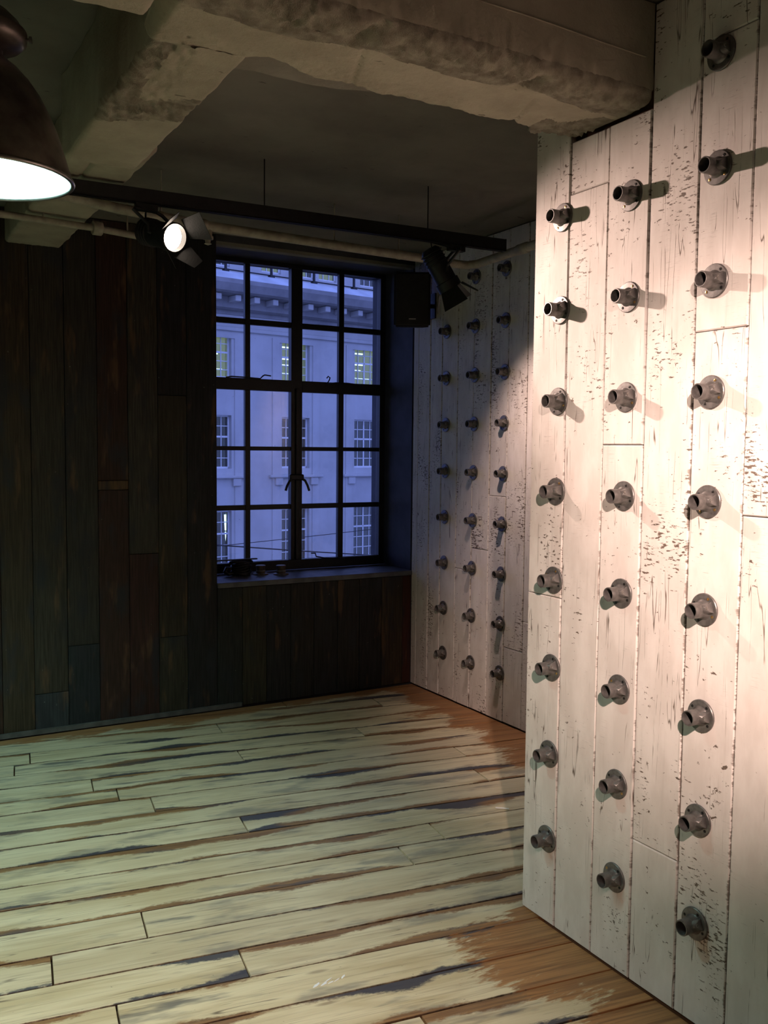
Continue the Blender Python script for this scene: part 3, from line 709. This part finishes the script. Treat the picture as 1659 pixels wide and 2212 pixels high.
def track_head(pos, aim, tr, label, lit, power=0.0, spot=75.0, blend=0.9, spin=0.0, group='track spotlights'):
    pos, aim = Vector(pos), Vector(aim); d = (aim-pos).normalized()
    t = thing('track_spotlight', label, 'spotlight', pos, group)
    q = d.to_track_quat('Z', 'Y') @ Quaternion((0, 0, 1), spin); Mq = q.to_matrix().to_4x4() @ Matrix.Scale(1.25, 4)
    bm = bmesh.new(); lathe(bm, [(0.0, -0.115), (0.030, -0.112), (0.040, -0.100), (0.043, -0.070), (0.043, 0.030), (0.049, 0.032), (0.049, 0.066), (0.045, 0.066), (0.044, 0.040), (0.0, 0.040)], 24, Mq)
    from_bm('body', bm, M['black'], t, smooth=40)
    for k in range(4):
        bm = bmesh.new(); z = -0.095+k*0.014; lathe(bm, [(0.042, z), (0.047, z+0.002), (0.047, z+0.005), (0.042, z+0.007)], 24, Mq); from_bm('cooling_fin', bm, M['black'], t, smooth=40)
    bm = bmesh.new(); lathe(bm, [(0.0, 0.043), (0.03, 0.045), (0.0435, 0.043)], 24, Mq); from_bm('lens', bm, M['lens_on'] if lit else M['lensglass'], t, smooth=60)
    for k in range(4):
        R = Mq @ Matrix.Rotation(k*PI/2, 4, 'Z') @ Matrix.Translation((0.050, 0, 0.066)) @ Matrix.Rotation(math.radians(28 if k % 2 == 0 else 34), 4, 'Y')
        bm = bmesh.new(); w0, w1, h = 0.036, (0.052 if k % 2 == 0 else 0.020), 0.075
        v = [bm.verts.new(R @ Vector(p)) for p in ((0, -w0, 0), (0, w0, 0), (0, w1, h), (0, -w1, h), (0.0018, -w0, 0), (0.0018, w0, 0), (0.0018, w1, h), (0.0018, -w1, h))]
        for f in ((0, 1, 2, 3), (4, 7, 6, 5), (0, 4, 5, 1), (1, 5, 6, 2), (2, 6, 7, 3), (3, 7, 4, 0)): bm.faces.new([v[i] for i in f])
        from_bm('barn_door', bm, M['black_door'], t)
    # yoke up to the track
    tp = Vector(tr)-pos; side = d.cross(Vector((0, 0, 1))).normalized()*0.074
    up = Vector((0, 0, tp.z-0.052))
    bm = bmesh.new()
    for s in (-1, 1):
        tube(bm, [side*s*0.86, side*s, side*s+Vector((0, 0, 0.03)), side*s+up*0.9+Vector((tp.x, tp.y, 0))*0.9, Vector((tp.x, tp.y, up.z))+side*s*0.7, Vector((tp.x, tp.y, up.z))], 0.0075, 8)
    from_bm('yoke', bm, M['black'], t, smooth=50)
    bm = bmesh.new(); bx(bm, (tp.x-0.045, tp.y-0.016, tp.z-0.058), (tp.x+0.045, tp.y+0.016, tp.z-0.030)); from_bm('track_adapter', bm, M['black'], t)
    bm = bmesh.new(); a = d*-0.10; tube(bm, [a, a+Vector((0, 0, 0.05))-d*0.02, Vector((tp.x*0.6, tp.y*0.6, tp.z*0.55))-d*0.05, Vector((tp.x, tp.y, tp.z-0.055))], 0.004, 6)
    from_bm('cable', bm, M['black'], t, smooth=60)
    if lit:
        ld = bpy.data.lights.new('spot_beam', 'SPOT'); ld.energy = power; ld.color = WARM; ld.spot_size = math.radians(spot); ld.spot_blend = blend; ld.shadow_soft_size = 0.028
        lo = bpy.data.objects.new('spot_beam', ld); COL.objects.link(lo); lo.parent = t
        lo.location = d*0.085; lo.rotation_mode = 'QUATERNION'; lo.rotation_quaternion = d.to_track_quat('-Z', 'Y')
    return t
def on_track(x):
    f = (x-pL.x)/(pR.x-pL.x); return Vector((x, pL.y+(pR.y-pL.y)*f, TZ))
hA = hit((352, 508), 1, 3.86)
track_head(hA, (1.987, 1.72, 1.86), on_track(hA.x-0.07), 'lit black track spotlight glaring toward the white wall', True, P_SPOT_A, 42, 1.0, 0.75)
hC = hit((956, 592), 1, 3.93)
track_head(hC, (3.22, 3.76, 1.40), on_track(hC.x+0.0), 'black track spotlight with barn doors facing the set-back white wall', True, P_SPOT_C, 92, 1.0, 0.5)
# the next track over the viewer, out of the picture
light_track((-1.4, -0.25, TZ), (1.7, -0.25, TZ), 'black lighting track over the viewer outside the picture', 'lighting tracks')
track_head((0.20, -0.22, 2.46), (1.987, 1.50, 1.46), (0.20, -0.25, TZ), 'lit track spotlight over the viewer outside the picture', True, P_SPOT_B, 38, 1.0)
track_head((-0.75, -0.22, 2.46), (0.45, 1.95, 0.0), (-0.75, -0.25, TZ), 'lit track spotlight left of the viewer outside the picture', True, P_SPOT_D, 50, 1.0)

def pipe_path(ps, z): return [hit(p, 2, z) for p in ps]
PZ = 2.653
pp = pipe_path([(90, 410), (250, 449), (440, 487), (640, 517), (800, 541), (920, 559)], PZ)
pp = [pp[0]+Vector((-4.15, 0, 0))]+pp
e = [hit(p, 2, PZ) for p in ((985, 570), (1010, 573), (1032, 570), (1055, 562), (1100, 547), (1150, 530))]
pp += e; pp.append(e[-1]+(e[-1]-e[-2]).normalized()*0.6)
sp = thing('sprinkler_pipe', 'cream sprinkler pipe running under the ceiling and turning along white wall', 'pipe', pp[3])
bm = bmesh.new(); tube(bm, [p-pp[3] for p in pp], 0.0235, 14); from_bm('pipe', bm, M['pipe'], sp, smooth=60)
def coupling(at, d, r, L, parent, org, name='coupling'):
    bm = bmesh.new(); q = align(d).to_matrix().to_4x4(); q.translation = at-org
    lathe(bm, [(r*0.9, -L/2), (r, -L/2+0.004), (r, L/2-0.004), (r*0.9, L/2)], 16, q, True); from_bm(name, bm, M['pipe'], parent, smooth=40)
coupling(hit((436, 486), 2, PZ), pp[3]-pp[2], 0.029, 0.05, sp, pp[3])
coupling(hit((1130, 537), 2, PZ), e[-1]-e[-2], 0.028, 0.09, sp, pp[3])
hd = hit((449, 489), 2, PZ)
bm = bmesh.new(); q = Matrix.Translation(hd-pp[3]); lathe(bm, [(0.020, -0.01), (0.020, -0.045), (0.026, -0.047), (0.026, -0.06), (0.014, -0.062), (0.012, -0.08), (0.018, -0.082), (0.004, -0.088)], 14, q, True)
from_bm('sprinkler_head', bm, M['pipe'], sp, smooth=40)
for i in (2, 4, 5):
    p = (pp[i]+pp[i+1])/2-pp[3]; bm = bmesh.new(); tube(bm, [p+Vector((0, 0, 0.02)), p+Vector((0, 0, ZC-PZ-0.002))], 0.004, 6)
    q = align(pp[i+1]-pp[i]).to_matrix().to_4x4(); q.translation = p; lathe(bm, [(0.0255, -0.01), (0.0255, 0.01)], 16, q); from_bm('hanger', bm, M['pipe'], sp, smooth=40)
p2 = pipe_path([(30, 466), (120, 480), (215, 494), (300, 511), (345, 521)], 2.645)
p2 = [p2[0]+Vector((-4.15, 0, 0))]+p2
s2 = thing('branch_pipe', 'short cream pipe with a wide coupling below the plastered beam', 'pipe', p2[3])
bm = bmesh.new(); tube(bm, [p-p2[3] for p in p2], 0.0165, 12); from_bm('pipe', bm, M['pipe'], s2, smooth=60)
coupling(hit((210, 493), 2, 2.645), p2[3]-p2[2], 0.034, 0.045, s2, p2[3])
for i in (1, 3):
    p = (p2[i]*0.3+p2[i+1]*0.7)-p2[3]; top = (2.685 if i == 1 else ZC)-2.645-0.004
    bm = bmesh.new(); tube(bm, [p+Vector((0, 0, 0.012)), p+Vector((0, 0, top))], 0.004, 6); from_bm('hanger', bm, M['pipe'], s2)

# ------------------------------------------------------------------ pendant lamps
def pendant(pos, label, group, bulb='bulb'):
    t = thing('pendant_lamp', label, 'lamp', pos, group)
    out = [(0.2120, 0.0), (0.2110, 0.012), (0.2020, 0.045), (0.1900, 0.085), (0.1760, 0.130), (0.1580, 0.172), (0.1360, 0.215), (0.1100, 0.252), (0.0820, 0.282), (0.0560, 0.302), (0.0420, 0.312)]
    bm = bmesh.new(); lathe(bm, out, 56); from_bm('shade', bm, M['shade'], t, smooth=60)
    bm = bmesh.new(); lathe(bm, [(r-0.004, z-0.001) for r, z in out[:-1]]+[(0.001, 0.300)], 56); from_bm('reflector', bm, M['enamel'], t, smooth=60)
    bm = bmesh.new(); pts = [Vector((0.2125*math.cos(2*PI*k/64), 0.2125*math.sin(2*PI*k/64), 0)) for k in range(64)]
    rings = []
    for p in pts:
        u = p.normalized(); rings.append([bm.verts.new(p+u*0.0062*math.cos(2*PI*j/8)+Vector((0, 0, 0.0062*math.sin(2*PI*j/8)))) for j in range(8)])
    for k in range(64):
        for j in range(8): bm.faces.new((rings[k][j], rings[(k+1) % 64][j], rings[(k+1) % 64][(j+1) % 8], rings[k][(j+1) % 8]))
    from_bm('rim', bm, M['rim'], t, smooth=60)
    bm = bmesh.new(); lathe(bm, [(0.044, 0.306), (0.044, 0.325), (0.090, 0.338), (0.103, 0.352), (0.105, 0.372), (0.103, 0.378), (0.098, 0.380), (0.085, 0.400), (0.058, 0.425), (0.030, 0.440), (0.012, 0.446)], 40, None, True)
    from_bm('gallery', bm, M['shade'], t, smooth=40)
    for k in range(3):
        a = math.radians(-20+k*120); bm = bmesh.new(); q = align((math.cos(a), math.sin(a), 0)).to_matrix().to_4x4(); q.translation = (0.100*math.cos(a), 0.100*math.sin(a), 0.357)
        lathe(bm, [(0.004, 0), (0.004, 0.010), (0.009, 0.011), (0.009, 0.017), (0.003, 0.018)], 10, q, True); from_bm('wing_screw', bm, M['rim'], t, smooth=40)
    bm = bmesh.new(); tube(bm, [(0, 0, 0.44), (0, 0, ZC-pos[2]-0.022)], 0.007, 8); from_bm('stem', bm, M['shade'], t, smooth=50)
    bm = bmesh.new(); h = ZC-pos[2]-0.001; lathe(bm, [(0.045, h), (0.045, h-0.012), (0.012, h-0.026)], 20, None, True); from_bm('ceiling_rose', bm, M['shade'], t, smooth=40)
    bm = bmesh.new(); lathe(bm, [(0.001, 0.115), (0.022, 0.120), (0.037, 0.138), (0.042, 0.160), (0.038, 0.185), (0.026, 0.205), (0.019, 0.225), (0.018, 0.240)], 20); from_bm('bulb', bm, M[bulb], t, smooth=60)
    bm = bmesh.new(); lathe(bm, [(0.020, 0.238), (0.024, 0.246), (0.024, 0.300)], 16, None, True); from_bm('bulb_holder', bm, M['black'], t, smooth=40)
    return t
lp = EYE+ray(-28, 375)*2.40
pendant((lp.x, lp.y, lp.z-0.01), 'big dark dome pendant lamp glowing cool white by the beam', 'dome pendant lamps')
pendant((-0.75, 3.55, lp.z-0.01), 'dark dome pendant lamp to the left outside the picture', 'dome pendant lamps', 'bulb2')

# ------------------------------------------------------------------ loudspeaker in the corner
c = Vector((3.09, 5.08, 2.545)); sk = thing('loudspeaker', 'black wall loudspeaker on a bracket beside the window', 'loudspeaker', c)
q = Matrix.Rotation(math.radians(-28), 4, 'Z')
bm = bmesh.new()
v = [bm.verts.new(q @ Vector(p)) for p in ((-0.118, -0.09, -0.172), (0.118, -0.09, -0.172), (0.085, 0.09, -0.155), (-0.085, 0.09, -0.155), (-0.118, -0.09, 0.172), (0.118, -0.09, 0.172), (0.085, 0.09, 0.155), (-0.085, 0.09, 0.155))]
for f in ((0, 3, 2, 1), (4, 5, 6, 7), (0, 1, 5, 4), (1, 2, 6, 5), (2, 3, 7, 6), (3, 0, 4, 7)): bm.faces.new([v[i] for i in f])
bmesh.ops.bevel(bm, geom=list(bm.edges), offset=0.012, segments=3, affect='EDGES'); from_bm('cabinet', bm, M['black'], sk, smooth=40)
bm = bmesh.new(); bx(bm, (-0.105, -0.0975, -0.158), (0.105, -0.0895, 0.158), q); bmesh.ops.bevel(bm, geom=list(bm.edges), offset=0.003, segments=1, affect='EDGES'); from_bm('grille', bm, M['steel_black'], sk)
bm = bmesh.new(); bx(bm, (-0.022, -0.0990, -0.128), (0.022, -0.0970, -0.120), q); from_bm('badge', bm, M['screw'], sk)
bm = bmesh.new(); bx(bm, (0.145, -0.05, -0.10), (0.156, 0.03, 0.06)); tube(bm, [(0.15, -0.01, -0.02), (0.08, 0.0, -0.02)], 0.014, 10); from_bm('bracket', bm, M['black'], sk)

# ------------------------------------------------------------------ small things on the sill
SZ = WZ0-0.0005
for px, lab in ((563, 'small round flanged fitting on the sill beside the black bundle'), (607, 'small round flanged fitting on the sill, right of its twin')):
    p = hit((px, 1241), 2, SZ); bm = bmesh.new()
    lathe(bm, [(0.050, 0.0), (0.050, 0.006), (0.046, 0.009), (0.030, 0.011), (0.029, 0.050), (0.032, 0.054), (0.032, 0.060), (0.028, 0.062), (0.014, 0.060)], 28, None, True)
    t = thing('round_fitting', lab, 'fitting', p, 'round fittings on the sill'); from_bm('body', bm, M['wood'], t, smooth=40)
    bm = bmesh.new(); lathe(bm, [(0.0305, 0.024), (0.0305, 0.030)], 24); from_bm('band', bm, M['foil'], t, smooth=60)
p = hit((524, 1243), 2, SZ); t = thing('cable_bundle', 'black bundle of cable and strap lying on the sill', 'cable', p)
rb = random.Random(4)
for k in range(7):
    bm = bmesh.new(); pts = []
    a0 = rb.uniform(0, 6.3); rx, ry = rb.uniform(0.05, 0.075), rb.uniform(0.028, 0.045)
    for i in range(26):
        a = a0+i/25*2*PI*1.02; pts.append((rx*math.cos(a)-0.01, ry*math.sin(a)+rb.uniform(-0.001, 0.001), 0.010+k*0.013+0.006*math.sin(a*2+k)))
    tube(bm, pts, 0.0095, 8); from_bm('coil', bm, M['black'], t, smooth=60)
bm = bmesh.new(); bx(bm, (-0.19, -0.008, 0.100), (0.10, 0.012, 0.108)); from_bm('strap', bm, M['black'], t)
bm = bmesh.new(); tube(bm, [(-0.05, 0, 0.02), (-0.10, -0.01, 0.016), (-0.125, -0.01, 0.03), (-0.11, 0.0, 0.05), (-0.08, 0.0, 0.045)], 0.014, 8); from_bm('plug', bm, M['black'], t, smooth=60)
p = hit((545, 1240), 2, SZ); bm = bmesh.new()
v = [bm.verts.new(q_) for q_ in ((-0.04, -0.02, 0.001), (0.02, -0.03, 0.003), (0.045, 0.0, 0.012), (0.0, 0.02, 0.02), (-0.03, 0.012, 0.008))]
for i in range(4): bm.faces.new((v[i], v[i+1], v[(i+3) % 5])) if i in (0, 1) else None
f = [fc for fc in bm.faces]; bmesh.ops.solidify(bm, geom=f, thickness=0.001)
tag(from_bm('crumpled_paper', bm, M['foil'], None, p), 'scrap of grey paper on the sill by the black bundle', 'paper')

# glints on the varnished boards, modelled as thin white blobs
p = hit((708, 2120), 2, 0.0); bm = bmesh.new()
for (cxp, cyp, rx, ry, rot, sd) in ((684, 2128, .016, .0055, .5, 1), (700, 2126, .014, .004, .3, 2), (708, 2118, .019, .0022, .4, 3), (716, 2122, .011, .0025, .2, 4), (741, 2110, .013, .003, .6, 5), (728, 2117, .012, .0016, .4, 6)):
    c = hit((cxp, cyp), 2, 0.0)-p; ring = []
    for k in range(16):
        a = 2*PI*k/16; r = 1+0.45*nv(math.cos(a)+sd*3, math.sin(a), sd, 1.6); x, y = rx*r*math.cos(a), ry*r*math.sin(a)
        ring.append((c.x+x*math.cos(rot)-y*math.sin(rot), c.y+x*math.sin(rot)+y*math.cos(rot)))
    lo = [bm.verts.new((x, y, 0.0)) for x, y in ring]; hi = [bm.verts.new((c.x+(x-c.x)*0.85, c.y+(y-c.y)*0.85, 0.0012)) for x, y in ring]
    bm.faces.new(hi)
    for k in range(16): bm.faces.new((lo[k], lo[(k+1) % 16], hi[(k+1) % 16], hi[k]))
tag(from_bm('floor_glint', bm, M['glint_white'], None, (p.x, p.y, 0.0002)), 'small white glints on the floorboards, modelled as flat blobs', 'painted glint')
bm = bmesh.new(); p = hit((1085, 1746), 2, 0.004); tube(bm, [(-0.03, 0, 0), (0, 0.002, 0), (0.03, 0, 0)], 0.0035, 6)
o = from_bm('wood_splinter', bm, M['whiteframe'], None, p); o.rotation_euler = (0, 0, -0.7); tag(o, 'tiny pale splinter lying on the boards near the pier', 'splinter')

# ------------------------------------------------------------------ the building across the street
FDIR = Vector((ray(3340, 1030).x, ray(3340, 1030).y, 0)).normalized()
FO = EYE+ray(640, 1000)*34.0; FN = Vector((FDIR.y, -FDIR.x, 0))        # FN points to the viewer
def fuz(px, back=0.0):
    d = ray(*px); o = FO-FN*back; t = (o-EYE).dot(FN)/d.dot(FN); P = EYE+d*t; return (P-FO).dot(FDIR), P.z
base = Vector((FO.x, FO.y, 0))
bld = thing('office_building', 'pale stone office building across the street with lit windows', 'building', base)
BM = Matrix.Rotation(math.atan2(FDIR.y, FDIR.x), 4, 'Z')               # local x = along facade, local -y = towards viewer
bld.matrix_world = Matrix.Translation(base) @ BM
def fbox(name, boxes, m, parent=bld, bevel=0.0, loc=(0, 0, 0)):
    bm = bmesh.new()
    for a, b in boxes: bx(bm, a, b)
    if bevel: bmesh.ops.bevel(bm, geom=list(bm.edges), offset=bevel, segments=1, affect='EDGES')
    return from_bm(name, bm, m, parent, loc)
ub0, ub1 = fuz((609, 960))[0], fuz((668.6, 960))[0]; ww = ub1-ub0
pitch = ((fuz((765, 960))[0]-ub0)+(ub1-fuz((500, 960))[0]))/2
rows = []
for tp, bt in (((638, 737), (638, 826)), ((638, 902), (638, 1011.5)), ((638, 1098), (638, 1216))): rows.append((fuz(bt)[1], fuz(tp)[1]))
zcor = fuz((490, 679))[1]; ztop = fuz((638, 612))[1]
cols = [ub0+pitch*k for k in range(-2, 4)]
U0, U1 = cols[0]-1.2, cols[-1]+ww+1.6
# wall pieces around the openings
wb = []
for i, u in enumerate(cols):
    prev = U0 if i == 0 else cols[i-1]+ww
    wb.append(((prev, 0, -7), (u, 0.45, zcor)))
    zz = -7.0
    for zb0, zt0 in sorted(rows):
        wb.append(((u, 0, zz), (u+ww, 0.45, zb0))); zz = zt0
    wb.append(((u, 0, zz), (u+ww, 0.45, zcor)))
wb.append(((cols[-1]+ww, 0, -7), (U1, 0.45, zcor)))
fbox('facade_wall', wb, M['limestone'])
zs_ = fuz((638, 729))[1]
for i, u in enumerate(cols):      # shallow raised bands around the upper windows, sills with brackets
    fbox('wall_panel', [((u-0.42, -0.04, -7), (u-0.12, 0.0, zs_-0.25)), ((u+ww+0.12, -0.04, -7), (u+ww+0.42, 0.0, zs_-0.25)), ((u-0.42, -0.04, zs_-0.25), (u+ww+0.42, 0.0, zs_-0.1))], M['limestone'])
    zb0 = rows[1][0]
    fbox('window_sill', [((u-0.55, -0.16, zb0-0.34), (u+ww+0.55, 0.0, zb0-0.24))], M['limestone'], bevel=0.02)
    for s in (u-0.32, u+ww+0.02): fbox('sill_bracket', [((s, -0.12, zb0-0.62), (s+0.32, 0.0, zb0-0.34))], M['limestone'], bevel=0.02)
fbox('string_course', [((U0, -0.10, zs_), (U1, 0.0, zs_+0.14))], M['limestone'], bevel=0.02)
# cornice
def prism(name, prof, m):
    bm = bmesh.new(); a = [bm.verts.new((U0, y, z)) for y, z in prof]; b = [bm.verts.new((U1, y, z)) for y, z in prof]; n = len(prof)
    for i in range(n): bm.faces.new((a[i], a[(i+1) % n], b[(i+1) % n], b[i]))
    bm.faces.new(a); bm.faces.new(b[::-1]); return from_bm(name, bm, m, bld)
xr_ = 490
zl1, zl0 = fuz((xr_, 600), -1.2)[1], fuz((xr_, 629), -1.15)[1]        # lip of the cornice
zm1, zm0 = fuz((xr_, 633), -0.95)[1], fuz((xr_, 647), -0.9)[1]        # modillions
zf1 = zm0-0.06; zc0 = zcor
zm1 = min(zm1, zl0-0.02)
prism('cornice', [(0.45, zc0), (-0.06, zc0), (-0.06, zc0+0.14), (-0.18, zc0+0.20), (-0.20, zf1-0.16), (-0.36, zf1-0.10), (-0.36, zm1), (-1.02, zm1+0.02), (-1.02, zl0), (-1.12, zl0+0.05), (-1.24, zl1-0.14), (-1.24, zl1), (0.45, zl1+0.05)], M['shaded_stone'])
u = U0+0.2
while u < U1-0.3:
    fbox('modillion', [((u, -0.88, zm0), (u+0.22, -0.36, zm1))], M['limestone'], bevel=0.02); u += 0.74
zg = fuz((xr_, 585), -0.75)[1]
prism('lead_gutter', [(0.45, zl1+0.05), (-1.20, zl1+0.002), (-1.18, zl1+0.03), (-0.75, zg-0.02), (-0.70, zg), (0.45, zg+0.02)], M['lead'])
# terrace railing and attic storey set back
ZR = zg
def upright(u): fbox('railing_post', [((u-0.035, -0.60, ZR-0.02), (u+0.035, -0.53, ZR+1.15)), ((u-0.09, -0.66, ZR-0.16), (u+0.09, -0.48, ZR+0.10))], M['black'])
uu = fuz((487, 580), -0.55)[0]; step = (fuz((764, 620), -0.55)[0]-uu)/3.0
for k in range(-2, 6): upright(uu+step*k)
for h in (0.07, 0.43, 0.85): fbox('railing_bar', [((U0, -0.59, ZR+h), (U1, -0.55, ZR+h+0.04))], M['black'])
AY = 1.6
fbox('attic_floor', [((U0, 0.40, ZR-0.1), (U1, AY, ZR+0.02))], M['lead'])
aw = 0.85; acs = [fuz(p, AY)[0] for p in ((470, 560), (580, 575), (655, 588), (700, 597), (795, 610))]
za0 = fuz((490, 576), AY)[1]; za1 = za0+1.5
ab = []; pu = U0
acs = sorted([acs[0]-0.35, acs[1]-0.3, acs[2]-0.35, acs[3]-0.25, acs[4]-0.4, acs[4]+2.0, acs[0]-2.4])
for a in acs: ab += [((pu, AY, ZR-0.1), (a, AY+0.3, za1+1.5)), ((a, AY, ZR-0.1), (a+aw, AY+0.3, za0)), ((a, AY, za1), (a+aw, AY+0.3, za1+1.5))]; pu = a+aw
ab.append(((pu, AY, ZR-0.1), (U1, AY+0.3, za1+1.5)))
fbox('attic_wall', ab, M['limestone'])
def fwindow(u, w, zb0, zt0, yb, nc, nr, room, tubes):
    fr = []; t = 0.035
    H = zt0-zb0
    fr += [((u, yb, zb0), (u+0.05, yb+0.09, zt0)), ((u+w-0.05, yb, zb0), (u+w, yb+0.09, zt0)), ((u, yb, zb0), (u+w, yb+0.09, zb0+0.07)), ((u, yb, zt0-0.05), (u+w, yb+0.09, zt0))]
    for k in range(1, nc):
        x = u+w*k/nc; tt = t*(1.6 if nc == 4 and k == 2 else 0.8); fr.append(((x-tt/2, yb+0.02, zb0), (x+tt/2, yb+0.07, zt0)))
    for k in range(1, nr):
        z = zb0+H*k/nr; tt = t*(1.8 if nr == 5 and k == 3 else 0.8); fr.append(((u, yb+0.02, z-tt/2), (u+w, yb+0.07, z+tt/2)))
    o = fbox('window', fr, M['whiteframe'])
    key = (round(w, 3), round(H, 3), nc, nr)
    if key not in pane_me:
        bm = bmesh.new(); bx(bm, (-w/nc/2, 0, -H/nr/2), (w/nc/2, 0.008, H/nr/2)); me = bpy.data.meshes.new('pane'); bmesh.ops.recalc_face_normals(bm, faces=bm.faces); bm.to_mesh(me); bm.free(); me.materials.append(M['office_glass']); pane_me[key] = me
    for i in range(nc):
        for j in range(nr):
            p_ = bpy.data.objects.new('pane', pane_me[key]); COL.objects.link(p_); p_.parent = o; p_.location = (u+w*(i+0.5)/nc, yb+0.045, zb0+H*(j+0.5)/nr)
    D = 1.1
    fbox('room', [((u-0.3, yb+D, zb0-0.3), (u+w+0.3, yb+D+0.05, zt0+0.3)), ((u-0.35, yb+0.30, zb0-0.35), (u-0.3, yb+D, zt0+0.35)), ((u+w+0.3, yb+0.30, zb0-0.35), (u+w+0.35, yb+D, zt0+0.35)), ((u-0.35, yb+0.30, zt0+0.3), (u+w+0.35, yb+D, zt0+0.35)), ((u-0.35, yb+0.30, zb0-0.35), (u+w+0.35, yb+D, zb0-0.3))], room)
    for (a, b, z, d) in tubes: fbox('tube_light', [((u+w*a, yb+d, z), (u+w*b, yb+d+0.05, z+0.045))], M['tube'])
ro = random.Random(9)
for i, u in enumerate(cols):
    zb0, zt0 = rows[0]; H = zt0-zb0
    fwindow(u, ww, zb0, zt0, 0.18, 4, 5, M['office_glow'], [(0.0, 0.65, zt0-0.14*H, 0.35), (0.05, 0.95, zt0-0.40*H, 0.7), (0.0, 0.9, zt0-0.54*H, 0.9), (0.1, 1.0, zt0-0.78*H, 0.5)])
    zb0, zt0 = rows[1]; fwindow(u, ww, zb0, zt0, 0.18, 4, 5, M['office_dim'], [])
    zb0, zt0 = rows[2]; fwindow(u, ww, zb0, zt0, 0.18, 4, 5, M['office_dim'], [])
for i, a in enumerate(acs): fwindow(a, aw, za0, za1, AY+0.1, 3, 4, M['office_glow'] if i % 2 == 0 else M['office_dim'], [(0.0, 1.0, za0+0.62, 0.5)] if i in (2, 4) else [])
for (p0, p1) in (((489.5, 1112), (491, 1146)), ((491, 1149), (493, 1171))):
    a = fuz(p0, 0.35); b = fuz(p1, 0.35); bm = bmesh.new(); tube(bm, [(a[0], 0.45, a[1]), (b[0], 0.45, b[1])], 0.045, 8); from_bm('tube_light', bm, M['tube_hot'], bld, smooth=60)

struct(tag(box('street', (-60, 5.95, -7.4), (90, 80, -7.0), M['asphalt']), 'dark street below between the two buildings', 'street'))
# overhead wires over the street
for k, (p0, p1, lab) in enumerate((((400, 1168), (900, 1202), 'thin overhead wire crossing the lower window panes'), ((540, 1168), (900, 1128), 'thin faint overhead wire rising to the right outside window'))):
    a = EYE+ray(*p0)*14.0; b = EYE+ray(*p1)*17.0; a = a+(a-b)*0.6; b = b+(b-a)*0.3; mid = (a+b)/2
    bm = bmesh.new(); tube(bm, [a-mid, (a*0.75+b*0.25)-mid-Vector((0, 0, 0.03)), -Vector((0, 0, 0.04)), (a*0.25+b*0.75)-mid-Vector((0, 0, 0.03)), b-mid], 0.011 if k == 0 else 0.006, 6)
    tag(from_bm('overhead_wire', bm, M['black'], None, mid, 60), lab, 'wire', 'overhead wires')
